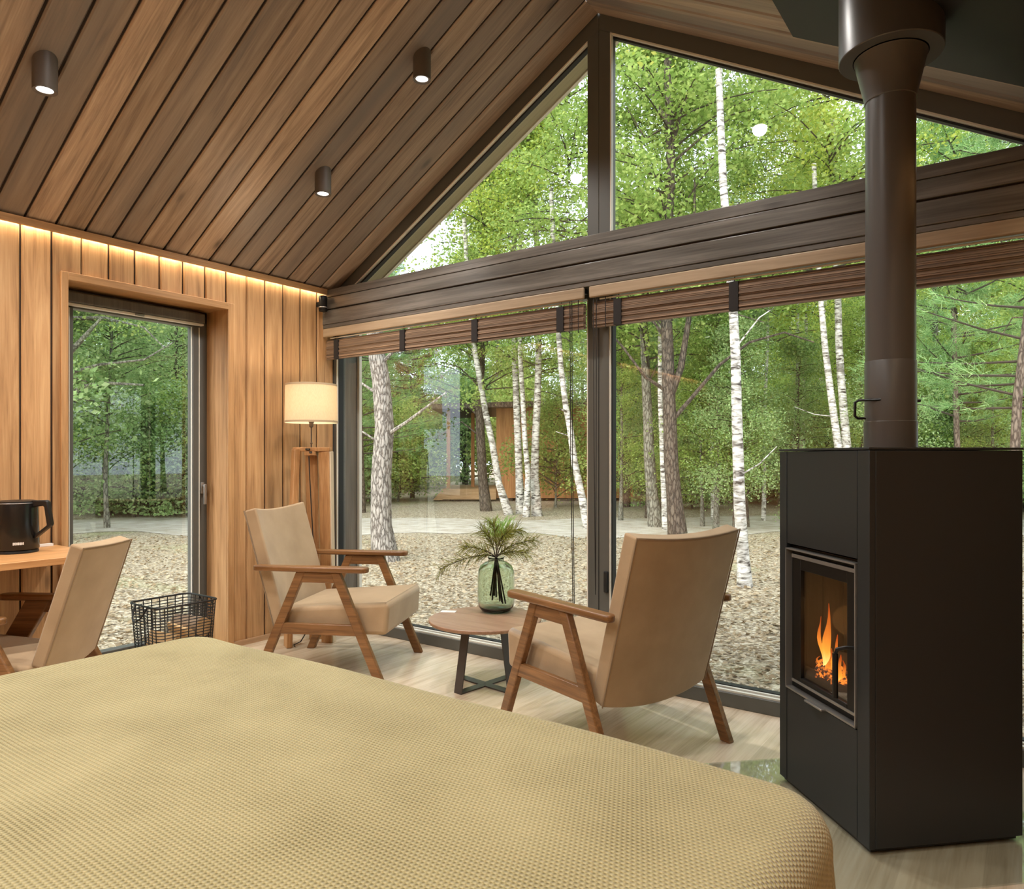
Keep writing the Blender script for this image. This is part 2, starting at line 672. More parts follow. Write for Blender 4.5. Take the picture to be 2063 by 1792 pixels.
# ---- side walls
OP = (-1.673, -.726, 2.083)     # casing outer edges of the left window: y0, y1, top
IN = (-1.640, -.765, 2.047)     # opening


def wall(name, x, side, opening):
    """side=+1: boards face +x"""
    mb = MB()
    pitch = .1345
    edges = [GF] + [(-.093 - pitch * i) for i in range(60) if -.093 - pitch * i > Y_BACK] + [Y_BACK]
    def board(y0, y1, z0, z1):
        w, ch = .004, .007
        y0, y1 = y0 + w, y1 - w
        prof = [(x - side * .02, y0), (x - side * ch, y0), (x, y0 + ch), (x, y1 - ch), (x - side * ch, y1), (x - side * .02, y1)]
        mb.prism(prof, z0, z1, 'z')
    for a, b in zip(edges[:-1], edges[1:]):
        if a - b < .02:
            continue
        if opening and b < OP[1] - .01 and a > OP[0] + .01:
            lo_, hi_ = IN[0] - .01, IN[1] + .01
            if b < lo_ < a:
                mb.box(x - side * .02, x, b + .004, lo_, 0, EAVE)
                mb.box(x - side * .02, x, lo_, a - .004, IN[2] + .01, EAVE)
            elif b < hi_ < a:
                mb.box(x - side * .02, x, hi_, a - .004, 0, EAVE)
                mb.box(x - side * .02, x, b + .004, hi_, IN[2] + .01, EAVE)
            else:
                board(b, a, IN[2] + .01, EAVE)
        else:
            board(b, a, 0, EAVE)
    o = mb.build(name, M['wall'])
    bk = MB()
    x0, x1 = (x - .27, x - .012) if side > 0 else (x + .012, x + .27)
    if opening:
        bk.box(x0, x1, Y_BACK, IN[0] - .012, -.1, EAVE + .1)
        bk.box(x0, x1, IN[1] + .012, .06, -.1, EAVE + .1)
        bk.box(x0, x1, IN[0] - .012, IN[1] + .012, IN[2] + .012, EAVE + .1)
    else:
        bk.box(x0, x1, Y_BACK, .06, -.1, EAVE + .1)
    bk.build('backing', M['gap'], o)
    return struct(o)


wall('wall_left', 0, 1, True)['label'] = 'left wall of warm stained vertical boards'
wall('wall_right', W_ROOM, -1, False)['label'] = 'right wall of warm stained vertical boards'
bw = MB()
bw.prism([(-.2, -.1), (W_ROOM + .2, -.1), (W_ROOM + .2, EAVE), (RIDGE_X, RIDGE_Z + .1), (-.2, EAVE)], Y_BACK - .15, Y_BACK, 'y')
struct(bw.build('wall_back', M['wall']), 'board wall behind the bed')

# baseboard, eave strip with a cove behind it
b = MB()
b.box(.0, .014, -.722, .0, 0, .032)
b.box(.0, .014, Y_BACK, -1.676, 0, .032)
struct(b.build('baseboard_left', M['base']), 'low wooden skirting along the left wall')
for nm, s, x in (('trim_1', 1, 0), ('trim_2', -1, W_ROOM)):
    e = MB()
    if s > 0:
        e.box(.03, .046, Y_BACK, GF, 2.262, 2.298)
        e.box(.0, .03, Y_BACK, GF, 2.284, 2.298)
    else:
        e.box(x - .046, x - .03, Y_BACK, GF, 2.262, 2.298)
    struct(e.build(nm, M['trimh']), 'thin strip between wall and sloping ceiling hiding a light')

# ---- gable: beam between the upper and the lower windows
bm_ = MB()
for z0, z1, y0 in ((2.032, 2.058, -.046), (2.0585, 2.153, -.05), (2.162, 2.238, -.05), (2.2425, 2.296, -.044)):
    bm_.box(.001, W_ROOM - .001, y0, .045, z0, z1)
bo = struct(bm_.build('beam', M['beam'], bevel=.003), 'dark stained cross beam of stacked boards below the gable windows')
bb = MB()
bb.box(.002, W_ROOM - .002, -.04, .044, 2.036, 2.29)
bb.build('core', M['gap'], bo)

# ---- windows of the gable
def frame_bar(mb, x0, x1, z0, z1, y0=GF, y1=.11):
    mb.box(x0, x1, y0, y1, z0, z1)


MULL = (2.031, 2.168)
# lower windows (1 left, 2 right)
def lower_window(n, x0, x1, label):
    fr = MB()
    frame_bar(fr, x0, x0 + .064, .0, 2.31)
    frame_bar(fr, x1 - .064, x1, .0, 2.31)
    frame_bar(fr, x0 + .064, x1 - .064, 1.995, 2.31)
    fr.box(x0, x1, .0, .11, 0, .066)
    o = struct(fr.build('window_%d' % n, M['frame'], bevel=.003), label)
    ed = MB()
    ed.box(x0 + .064, x0 + .070, GF - .002, .075, .078, 1.99)
    ed.box(x1 - .070, x1 - .064, GF - .002, .075, .078, 1.99)
    ed.box(x0 + .06, x1 - .06, .012, .03, .066, .075)
    ed.box(x0 + .06, x1 - .06, .045, .06, .066, .079)
    ed.build('edge_strip', M['alu'], o)
    gk = MB()
    gk.box(x0 + .070, x0 + .076, .06, .10, .078, 1.995)
    gk.box(x1 - .076, x1 - .070, .06, .10, .078, 1.995)
    gk.box(x0 + .07, x1 - .07, .062, .1, .0665, .083)
    gk.build('gasket', M['gasket'], o)
    gl = MB()
    gl.add([(x0 + .07, .085, .07), (x1 - .07, .085, .07), (x1 - .07, .085, 1.998), (x0 + .07, .085, 1.998)], [(0, 1, 2, 3)])
    gl.build('pane', M['glass'], o)
    return o


w1 = lower_window(1, -.035, MULL[0] + .069, 'large lower gable window left of the centre post')
w2 = lower_window(2, MULL[0] + .069, W_ROOM + .03, 'large lower gable window right of the centre post, behind the stove')
# joint and recessed latch in the centre post
lt = MB()
lt.box(2.135, 2.158, .036, .05, .45, .56)
lt.build('latch', M['gasket'], w2, bevel=.004)
jt = MB()
jt.box(2.098, 2.1025, .0485, .0505, .08, 1.99)
jt.build('joint', M['gasket'], w2)
# outside jamb seen through the left pane
jb = MB()
jb.box(-.16, -.0, .112, .27, -.1, 2.31)
jo = jb.build('outer_jamb', M['frame2'], w1)
je = MB()
je.box(-.03, .022, .262, .285, -.1, 2.31)
je.build('jamb_edge', M['alu'], w1)

# upper windows: glass between beam and rake
FB = 2.208          # lower edge of the rake frame at the eaves
def rz(x, base):
    return base + SLOPE * (x if x < RIDGE_X else W_ROOM - x)


def upper_window(n, left, label):
    s = 1 if left else -1
    X = (lambda x: x) if left else (lambda x: W_ROOM - x)
    xa, xb = 0.0, MULL[0]
    fr = MB()
    top = lambda x: EAVE + .03 + SLOPE * x
    # rake bar
    poly = [(X(-.05), FB + SLOPE * -.05), (X(RIDGE_X), FB + SLOPE * RIDGE_X), (X(RIDGE_X), top(RIDGE_X)), (X(-.05), top(-.05))]
    fr.prism(poly, GF, .11, 'y')
    # centre post half and bottom rail
    xp = MULL[0] if left else W_ROOM - MULL[1]
    poly = [(X(xp), 2.29), (X(RIDGE_X), 2.29), (X(RIDGE_X), FB + SLOPE * RIDGE_X), (X(xp), FB + SLOPE * xp)]
    fr.prism(poly, GF, .11, 'y')
    xs = (2.31 - FB) / SLOPE
    poly = [(X(0.0), 2.296), (X(xp), 2.296), (X(xp), 2.312), (X(.06), 2.312)]
    fr.prism(poly, GF, .11, 'y')
    o = struct(fr.build('window_%d' % n, M['frame'], bevel=.003), label)
    ed = MB()
    k = .008
    ed.prism([(X(.14), FB + SLOPE * .14 - .009), (X(xp), FB + SLOPE * xp - .009), (X(xp), FB + SLOPE * xp), (X(.14), FB + SLOPE * .14)], GF - .001, .075, 'y')
    if not left:
        ed.box(X(xp) - .001, X(xp) + .006, GF - .001, .07, 2.313, FB + SLOPE * xp)
    ed.build('edge_strip', M['alu'], o)
    gk = MB()
    gk.prism([(X(.15), FB + SLOPE * .15 - .02), (X(xp), FB + SLOPE * xp - .02), (X(xp), FB + SLOPE * xp - .009), (X(.15), FB + SLOPE * .15 - .009)], .07, .1, 'y')
    gk.build('gasket', M['gasket'], o)
    gl = MB()
    x0 = (2.306 - FB) / SLOPE
    gl.add([(X(x0), .085, 2.306), (X(xp), .085, 2.306), (X(xp), .085, FB + SLOPE * xp)], [(0, 1, 2)])
    gl.build('pane', M['glass'], o)
    # outside soffit of the roof and its pale edge
    sf = MB()
    sf.prism([(X(-.3), 2.262 - .3 * SLOPE), (X(RIDGE_X), 2.262 + SLOPE * RIDGE_X), (X(RIDGE_X), 2.46 + SLOPE * RIDGE_X), (X(-.3), 2.46 - .3 * SLOPE)], .112, .262, 'y')
    sf.build('outer_soffit', M['soffit'], o)
    se = MB()
    se.prism([(X(-.3), 2.252 - .3 * SLOPE), (X(RIDGE_X), 2.252 + SLOPE * RIDGE_X), (X(RIDGE_X), 2.46 + SLOPE * RIDGE_X), (X(-.3), 2.46 - .3 * SLOPE)], .262, .285, 'y')
    se.build('soffit_edge', M['alu'], o)
    return o


upper_window(3, True, 'triangular upper gable window left of the centre post')
upper_window(4, False, 'triangular upper gable window right of the centre post')

# ---- left wall window with its deep wooden reveal
w5 = MB()
xf = -.21
w5.box(xf - .06, xf, IN[0], IN[0] + .075, 0, IN[2])
w5.box(xf - .06, xf, IN[1] - .052, IN[1], 0, IN[2])
w5.box(xf - .06, xf, IN[0], IN[1], 0, .06)
w5.box(xf - .06, xf, IN[0], IN[1], IN[2] - .07, IN[2])
w5o = struct(w5.build('window_5', M['frame'], bevel=.004), 'tall window in the left wall with a deep wooden reveal')
sa = MB()
sa.box(xf - .05, xf + .012, IN[1] - .098, IN[1] - .056, .06, IN[2] - .06)
sa.box(xf - .05, xf + .012, IN[0] + .078, IN[0] + .112, .06, IN[2] - .06)
sa.box(xf - .05, xf + .012, IN[0] + .08, IN[1] - .056, .06, .085)
sa.box(xf - .05, xf + .012, IN[0] + .08, IN[1] - .056, IN[2] - .10, IN[2] - .06)
sao = sa.build('sash', M['frame'], w5o, bevel=.004)
ed = MB()
ed.box(xf + .012, xf + .016, IN[1] - .062, IN[1] - .057, .06, IN[2] - .1)
ed.box(xf - .004, xf + .004, IN[1] - .1025, IN[1] - .0985, .085, IN[2] - .1)
ed.box(xf + .012, xf + .016, IN[0] + .088, IN[0] + .092, .06, IN[2] - .1)
ed.build('edge_strip', M['alu'], w5o)
g5 = MB()
g5.add([(xf - .03, IN[0] + .1, .08), (xf - .03, IN[1] - .09, .08), (xf - .03, IN[1] - .09, IN[2] - .09), (xf - .03, IN[0] + .1, IN[2] - .09)], [(0, 1, 2, 3)])
g5.build('pane', M['glass'], w5o)
hd = MB()
hd.box(xf + .012, xf + .022, IN[1] - .052, IN[1] - .028, .93, 1.0)
hd.box(xf + .022, xf + .05, IN[1] - .046, IN[1] - .034, .972, .986)
hd.box(xf + .042, xf + .054, IN[1] - .05, IN[1] - .032, .865, .99)
hd.build('handle', M['steel'], w5o, bevel=.004)
rv = MB()
rv.box(-.215, -.001, IN[1], IN[1] + .011, 0, IN[2])
rv.box(-.215, -.001, IN[0] - .011, IN[0], 0, IN[2])
rv.build('reveal', M['trimw'], w5o)
rh = MB()
rh.box(-.215, -.001, IN[0], IN[1], IN[2], IN[2] + .011)
rh.build('reveal_head', M['trimh'], w5o)
cs = MB()
cs.box(-.001, .02, IN[1], OP[1], 0, OP[2])
cs.box(-.001, .02, OP[0], IN[0], 0, OP[2])
cs.build('casing', M['trimw'], w5o, bevel=.003)
ch = MB()
ch.box(-.001, .021, IN[0] - .001, IN[1] + .001, IN[2] - .004, OP[2])
ch.build('casing_head', M['trimh'], w5o, bevel=.003)

# roller blind in the left window
rb = thing('roller_blind', 'grey rolled up roller blind at the head of the tall left window', 'blind', (-.17, -1.2, 1.955))
q = MB()
q.box(-.03, .03, -.385, .385, .012, .07)
q.build('cassette', M['frame2'], rb, bevel=.008, seg=3)
q = MB()
q.box(-.016, .016, -.383, .383, -.002, .0115)
q.build('bottom_rail', M['alu'], rb, bevel=.003)
q = MB()
q.box(.016, .026, -.03, .02, -.004, .008)
q.build('pull_tab', M['steel'], rb, bevel=.002)

# ------------------------------------------------------------------ bamboo blinds under the beam
def bamboo_blind(label, x0, x1, tapes, cords):
    t = thing('bamboo_blind', label, 'blind', ((x0 + x1) / 2, -.02, 1.82))
    ox = (x0 + x1) / 2
    a, bq = x0 - ox, x1 - ox
    v = MB()
    v.box(a, bq, -.03, -.012, .152, .2115)
    v.build('valance', M['valance'], t, bevel=.006)
    h = MB()
    h.box(a + .01, bq - .01, -.005, .03, .186, .2115)
    h.build('headrail', M['gasket'], t)
    s = MB()
    r0 = random.Random(3)
    z = .002
    i = 0
    while z < .128:
        hh = .0052 + r0.random() * .0022
        yo = -.010 + .0025 * math.sin(i * 1.7) + r0.random() * .003
        s.box(a + .012, bq - .012, yo, yo + .026, z, z + hh)
        z += hh + .0009
        i += 1
    s.build('rolled_slats', M['bamboo'], t)
    h = MB()
    h.tube([(a + .05, -.002, .146), (bq - .02, -.002, .146)], .0045, 8)
    h.build('headrail_highlight', M['alu'], t, smooth=True)  # pale tube standing in for the bright highlight on the headrail
    for x in tapes:
        q = MB()
        q.box(x - ox - .021, x - ox + .021, -.0175, .022, .001, .131)
        q.build('ladder_tape', M['tape'], t)
        q = MB()
        q.tube([(x - ox, .0, .128), (x - ox, .004, .19)], .0025, 6)
        q.build('lift_cord', M['cord'], t)
    for (x, zb, dx) in cords:
        q = MB()
        q.tube([(x - ox, -.02, .15), (x - ox + dx * .3, -.021, .15 - (1.97 - zb) * .5), (x - ox + dx, -.02, zb - 1.82)], .0022, 6)
        q.build('pull_cord', M['cord'], t)
    return t


bamboo_blind('rolled bamboo blind with tan valance above the left lower window', .004, 2.066, (.123, .746, 1.328, 1.913), ((1.978, .32, .02), (1.99, .34, .016), (2.03, 1.80, .0)))
bamboo_blind('rolled bamboo blind with tan valance above the right lower window, crossing behind the flue', 2.097, W_ROOM - .004, (2.254, 2.846, 3.44, 4.03), ((2.12, .45, .012), (2.137, .47, -.004), (2.19, 1.81, 0)))

# small black wall light in the corner
wl = thing('wall_light', 'small black cylindrical wall light in the corner where beam meets left wall', 'light', (.05, -.085, 2.14))
q = MB()
q.lathe([(.0, 0), (.026, 0), (.028, .004), (.028, .07), (.0285, .072), (.0285, .098), (.024, .104), (.0, .104)], 24, cap=False)
q.build('body', M['black2'], wl, smooth=True)
q = MB()
q.lathe([(.0288, .022), (.0292, .024), (.0292, .028), (.0288, .03)], 24, cap=False)
q.build('ring', M['steel'], wl, smooth=True)
q = MB()
q.box(-.05, -.02, -.014, .014, .035, .065)
q.build('bracket', M['black2'], wl)

# ------------------------------------------------------------------ ceiling spots
spot_e = emission('spot lamp', (1, .95, .88, 1), 8)
def spot(x, y, label, power, grp=None):
    zc = rake(x)
    t = thing('ceiling_spotlight', label, 'light', (x, y, zc - .12), 0, grp)
    q = MB()
    q.lathe([(.030, .004), (.043, 0), (.044, .003), (.044, .145)], 28, cap=False)
    q.lathe([(.030, .004), (.030, .02), (0, .02)], 28, cap=False)
    q.build('body', M['spotbody'], t, smooth=True)
    q = MB()
    q.lathe([(.0001, .006), (.0395, .006), (.0395, .0105), (.0001, .0105)], 28, cap=False)
    q.build('lamp', spot_e, t)
    l = bpy.data.lights.new('spot_beam', 'SPOT')
    l.energy = power
    l.color = (1, .95, .90)
    l.spot_size = R_(150)
    l.spot_blend = .9
    l.shadow_soft_size = .04
    o = bpy.data.objects.new('spot_beam', l)
    C.objects.link(o)
    o.location = (0, 0, -.012)
    o.parent = t
    return t


SP = 66
spot(.768, -2.03, 'black cylinder spotlight on the left slope, the one furthest from the gable', SP)
spot(.768, -.665, 'black cylinder spotlight low on the left slope near the gable corner', SP)
spot(1.498, -.65, 'black cylinder spotlight high on the left slope near the ridge', SP)
spot(2.702, -.65, 'ceiling spotlight on the right slope near the ridge, at the top edge of the photo', SP)
for y in (-2.03, -3.4, -4.9):  # unseen fixtures continuing the rows, added as extra light from behind the camera
    for x in (.768, 1.498, 2.702, 3.432):
        if (x, y) in ((.768, -2.03),) or (y == -2.03 and x > 3):
            continue
        spot(x, y, 'unseen ceiling spotlight added above the bed to light the room', SP, 'unseen spotlights added above the bed')

# ------------------------------------------------------------------ stove
SROT = R_(-45.5)
SH, SZ = .252, 1.172
st = thing('wood_stove', 'tall square black steel wood stove with a burning fire, on a glass plate', 'stove', (3.570, -.620, .006), SROT)
zt = SZ - .006
# local: -y is the door side
body = MB()
body.box(-SH, -.206, -SH, -SH + .02, .012, zt)            # front corner posts
body.box(.196, SH, -SH, -SH + .02, .012, zt)
body.box(SH - .02, SH, -SH + .02, SH, .012, zt)           # right side
body.box(-SH, -SH + .02, -SH + .02, SH, .012, zt)         # left side
body.box(-SH + .02, SH - .02, SH - .02, SH, .012, zt)     # back
body.build('body', M['black'], st, bevel=.002)
q = MB()
q.box(-.203, .193, -SH + .001, -SH + .02, .845, zt)
q.build('upper_panel', M['black'], st, bevel=.0015)
q = MB()
q.box(-.203, .193, -SH + .001, -SH + .02, .014, .336)
q.build('lower_panel', M['black'], st, bevel=.0015)
q = MB()
q.box(-SH - .002, SH + .002, -SH - .002, SH + .002, zt + .002, zt + .009)
q.build('top_plate', M['black'], st, bevel=.001)
q = MB()
q.box(-SH + .012, SH - .012, -SH + .012, SH - .012, 0, .0115)
q.build('plinth', M['black2'], st)
# bright frame round the door opening
zd0, zd1 = .340, .830
xd0, xd1 = -.206, .192
q = MB()
q.box(xd0, xd0 + .005, -SH - .004, -SH + .02, zd0, zd1)
q.box(xd1 - .005, xd1, -SH - .004, -SH + .02, zd0, zd1)
q.box(xd0, xd1, -SH - .004, -SH + .02, zd1 - .005, zd1)
q.box(xd0, xd1, -SH - .004, -SH + .02, zd0, zd0 + .006)
q.build('door_surround', M['steel'], st)
q = MB()
for a in ((-.207, -.168, .338, .832), (.178, .194, .338, .832), (-.168, .178, .806, .832), (-.168, .178, .338, .378)):
    q.box(a[0], a[1], -SH + .0205, -SH + .028, a[2], a[3])
q.build('glow_baffle', M['black2'], st)  # dark ring added to stop fire glow leaking through the door gap
dr = MB()
dx0, dx1, dz0, dz1 = -.174, .184, .372, .812
yd = -SH + .006
for a in ((dx0, dx0 + .048, dz0, dz1), (dx1 - .048, dx1, dz0, dz1), (dx0 + .048, dx1 - .048, dz1 - .05, dz1), (dx0 + .048, dx1 - .048, dz0, dz0 + .022)):
    dr.box(a[0], a[1], yd, yd + .02, a[2], a[3])
dro = dr.build('door', M['black2'], st, bevel=.002)
q = MB()
q.box(dx0, dx1, yd - .004, yd + .0, dz1 - .012, dz1)
q.build('door_trim', M['steel'], dro)
q = MB()
q.box(dx0, dx1, yd - .004, yd + .0, dz0, dz0 + .008)
q.build('door_trim', M['steel'], dro)
q = MB()
q.box(dx0 + .046, dx1 - .046, yd + .008, yd + .012, dz0 + .02, dz1 - .048)
q.build('pane', M['stoveglass'], dro)
hd = MB()
hx = .149
hd.tube([(dx1 - .004, yd, .575), (dx1 - .01, yd - .03, .577), (hx + .006, yd - .045, .568), (hx, yd - .047, .55), (hx, yd - .047, .43)], .006, 8)
hd.build('handle', M['black2'], dro, smooth=True)
q = MB()
q.lathe([(.0085, 0), (.0085, .135)], 12, c=(hx, yd - .047, .42))
q.build('grip', M['black2'], dro, smooth=True)
q = MB()
q.box(-.06, .04, -SH - .02, -SH + .005, zd0 - .002, zd0 + .005)
q.build('air_lever', M['steel'], st, bevel=.002)
# firebox
fb = MB()
yb = .14
fb.box(-.225, -.212, -SH + .03, yb, .375, .82)
fb.box(.188, .2, -SH + .03, yb, .375, .82)
fb.box(-.225, .2, yb, yb + .015, .375, .82)
fb.box(-.225, .2, -SH + .03, yb, .36, .375)
fb.box(-.225, .2, -SH + .03, yb, .82, .835)
for y in (-.19, -.11, -.03, .05):
    fb.box(-.213, -.208, y, y + .06, .39, .81)
fb.build('firebox', M['stovein'], st)
for (a, b_, r_) in (((-.19, -.205, .398), (.13, -.20, .398), .024), ((-.2, -.06, .42), (.05, -.03, .44), .04)):
    q = MB()
    q.tube([a, b_], r_, 12)
    q.build('log', M['char'], st, smooth=True)
em = MB()
r0 = random.Random(5)
for i in range(90):
    dl = r0.uniform(.04, .12)
    x, y = r0.uniform(-.01, .15) - 1.62 * dl, -.246 + dl
    h = r0.uniform(.010, .022)
    z0 = .378 + r0.uniform(0, .055)
    m = Matrix.Translation((x, y, z0)) @ Matrix.Rotation(r0.uniform(0, 3), 4, (r0.random(), r0.random(), r0.random() + .1))
    em.box(-h, h, -h * .7, h * .7, -h * .6, h * .6, m)
em.build('embers', M['ember'], st)


def flame(xa, dl, z, h, w, lean):
    fm = MB()
    x, y = xa - 1.62 * dl, -.246 + dl
    pts, rs = [], []
    for i in range(12):
        t = i / 11
        pts.append((x + lean * t * t + .008 * math.sin(t * 8 + xa * 50), y + .008 * math.sin(t * 6 + xa * 31), z + h * t))
        rs.append(max(.0008, w * (math.sin(min(1, t * 1.9 + .22) * PI * .5)) * (1 - t) ** .75 * (1 + .25 * math.sin(t * 11 + xa * 40))))
    fm.tube(pts, rs, 10)
    return fm.build('flame', M['flame'], st, smooth=True)


for a in ((.045, .085, .395, .255, .019, -.006), (.008, .08, .40, .20, .011, -.016), (.075, .075, .395, .165, .015, .014), (.10, .065, .395, .11, .013, .004), (-.022, .07, .395, .075, .007, .02), (.128, .07, .39, .10, .011, -.008), (.055, .065, .39, .12, .017, .0)):
    flame(*a)
pl = bpy.data.lights.new('fire_glow', 'POINT')
pl.energy = .5
pl.color = (1, .45, .12)
pl.shadow_soft_size = .05
plo = bpy.data.objects.new('fire_glow', pl)
C.objects.link(plo)
plo.parent = st
plo.location = (-.06, -.12, .6)

# flue
fl_ = thing('stove_flue', 'black steel flue pipe rising from the stove into a wide ceiling collar', 'flue', (3.570, -.620, SZ + .010))
z0 = SZ + .010
q = MB()
q.lathe([(.0800, 0), (.0800, .086), (.0792, .0875), (.0775, .0876), (.0775, .283), (.0768, .2845), (.0750, .2846), (.0750, 1.15)], 48, cap=False)
q.build('pipe', M['pipe'], fl_, smooth=True, angle=25)
q = MB()
q.lathe([(.0758, 1.138), (.0778, 1.14), (.0786, 1.15), (.108, 1.278), (.110, 1.2815)], 48, cap=False)
q.build('cone', M['pipe'], fl_, smooth=True, angle=25)
q = MB()
q.lathe([(.110, 1.292), (.113, 1.284), (.154, 1.284), (.156, 1.287), (.156, 1.62)], 56, cap=False)
q.build('collar', M['pipe'], fl_, smooth=True, angle=25)
dmp = MB()
ca, sa_ = math.cos(YAW), math.sin(YAW)
def LR(a, c, z):      # a to the right as one faces the gable corner, c away
    return (RGT.x * a + FWD.x * c, RGT.y * a + FWD.y * c, z)
zh = 1.338 - z0
dmp.tube([LR(-.056, -.05, zh), LR(-.106, -.004, zh + .001), LR(-.116, 0, zh - .006), LR(-.117, 0, zh - .05), LR(-.107, 0, zh - .058), LR(-.082, 0, zh - .058)], .0045, 8)
dmp.build('damper_handle', M['black2'], fl_, smooth=True)
q = MB()
q.tube([LR(.07, 0, zh), LR(.098, 0, zh)], .005, 8)
q.build('damper_knob', M['black2'], fl_, smooth=True)

# black plate on the right slope round the flue
pt = MB()
Lx0 = (W_ROOM - 3.156) / math.cos(ANG)
pt.box(-.02, Lx0, .21, 1.25, -.006, -.0005)
po = pt.build('ceiling_fire_plate', M['ceilplate'])
po.location = (W_ROOM, 0, EAVE)
po.rotation_euler = (Matrix.Rotation(PI, 4, 'Z') @ Matrix.Rotation(-ANG, 4, 'Y')).to_euler()
tag(po, 'flat black fire plate on the right ceiling slope around the flue collar', 'plate')

# glass floor plate under the stove
gp = MB()
gp.box(-.407, .438, -.70, .40, .0005, .0055)
gm = thin_glass('hearth glass', (.95, .98, .97, 1), 1.0, .02)
go = gp.build('hearth_plate', gm, loc=(3.570, -.620, 0), rotz=SROT)
tag(go, 'clear glass hearth plate on the floor under the black stove', 'plate')

# ------------------------------------------------------------------ armchairs
def leg_poly(x0, z0, x1, z1, w):
    hw = w / 2 * math.hypot(x1 - x0, z1 - z0) / abs(z1 - z0)
    return [(x0 - hw, z0), (x0 + hw, z0), (x1 + hw, z1), (x1 - hw, z1)]


def armchair(label, loc, rot, p, grp=None):
    t = thing('armchair', label, 'armchair', loc, rot, grp)
    g = lambda k: p[k]
    for s in (-1, 1):
        ya, yb = (g('W') - .016) * s, (g('W') + .016) * s
        ya, yb = min(ya, yb), max(ya, yb)
        MB().prism(leg_poly(g('ff'), 0, g('ft'), g('zt'), g('fw')), ya, yb, 'y').build('leg', M['chairwood'], t, bevel=.005)
        MB().prism(leg_poly(g('rf'), 0, g('rt'), g('zt'), .045), ya, yb, 'y').build('leg', M['chairwood'], t, bevel=.005)
        def xl(a, b, z):
            return g(b) + (g(a) - g(b)) * z / g('zt')
        z1, z0 = g('zr') + .028, g('zr') - .028
        MB().prism([(xl('rt', 'rf', z0) + .02, z0), (xl('ft', 'ff', z0) - .02, z0), (xl('ft', 'ff', z1) - .02, z1), (xl('rt', 'rf', z1) + .02, z1)], ya + .004, yb - .004, 'y').build('side_rail', M['chairwood'], t, bevel=.004)
        zz = g('zt')
        MB().prism([(xl('rt', 'rf', zz - .06) + .02, zz - .055), (xl('ft', 'ff', zz - .06) - .02, zz - .055), (xl('ft', 'ff', zz) - .015, zz - .002), (xl('rt', 'rf', zz) + .015, zz - .002)], ya + .004, yb - .004, 'y').build('top_rail', M['chairwood'], t, bevel=.004)
        # armrest: a board with rounded ends
        ar = []
        n = 7
        w0, w1 = .026, .034
        for i in range(n):
            th = -PI / 2 + PI * i / (n - 1)
            ar.append((g('af') - w1 + w1 * math.cos(th), g('W') * s + w1 * math.sin(th)))
        for i in range(n):
            th = PI / 2 + PI * i / (n - 1)
            ar.append((g('ar') + w0 + w0 * math.cos(th), g('W') * s + w0 * math.sin(th)))
        MB().prism(ar, zz, g('za') + .006, 'z').build('armrest', M['chairwood'], t, bevel=.008, seg=3)
    # seat cushion
    sw = g('sW')
    zs, zb_ = g('sz'), g('sb')
    xr = g('bfb') + .045
    prof = [(xr, zb_ - .01), (g('sf') - .012, zb_), (g('sf'), zs - .01), (g('sf') - .02, zs), (xr - .02, zs - .045)]
    so = MB()
    so.prism(prof, -sw, sw, 'y').build('seat', M['velvet'], t, bevel=.026, seg=4)
    # backrest: a bowed upholstered slab
    nx, nz = 12, 10
    bw_ = g('bW')
    verts, faces = [], []
    dx, dz = g('brx') - g('bbx'), g('bz') - g('bbz')
    L = math.hypot(dx, dz)
    tx, tz = dx / L, dz / L
    nxv, nzv = tz, -tx       # forward normal
    th = g('bt')
    idx = {}
    for side in (0, 1):
        for i in range(nx + 1):
            s = -1 + 2 * i / nx
            for j in range(nz + 1):
                q = j / nz
                bow = g('bow') * (1 - s * s)
                x = g('bbx') + dx * q - nxv * bow
                z = g('bbz') + dz * q - nzv * bow - .028 * (1 - s * s) * (1 - q) ** 3 - g('bow') * .65 * (1 - s * s) * q ** 4
                if side:
                    k = th - (g('bow') * .65 * (1 - s * s))
                    x += nxv * k
                    z += nzv * k
                idx[side, i, j] = len(verts)
                verts.append((x, s * bw_, z))
    for i in range(nx):
        for j in range(nz):
            faces.append((idx[0, i, j], idx[0, i + 1, j], idx[0, i + 1, j + 1], idx[0, i, j + 1]))
            faces.append((idx[1, i, j], idx[1, i, j + 1], idx[1, i + 1, j + 1], idx[1, i + 1, j]))
    for i in range(nx):
        for j in (0, nz):
            faces.append((idx[0, i, j], idx[1, i, j], idx[1, i + 1, j], idx[0, i + 1, j]))
    for j in range(nz):
        for i in (0, nx):
            faces.append((idx[0, i, j], idx[0, i, j + 1], idx[1, i, j + 1], idx[1, i, j]))
    bk = MB().add(verts, faces).build('backrest', M['velvet'], t, bevel=.010, seg=3)
    pts = [verts[idx[0, 0, j]] for j in range(nz + 1)] + [verts[idx[0, i, nz]] for i in range(1, nx + 1)] + [verts[idx[0, nx, j]] for j in range(nz - 1, -1, -1)]
    MB().tube([Vector(v) * 1.0 + Vector((0, 0, .0)) for v in pts], .0028, 6).build('piping', M['seam'], bk, smooth=True)
    return t


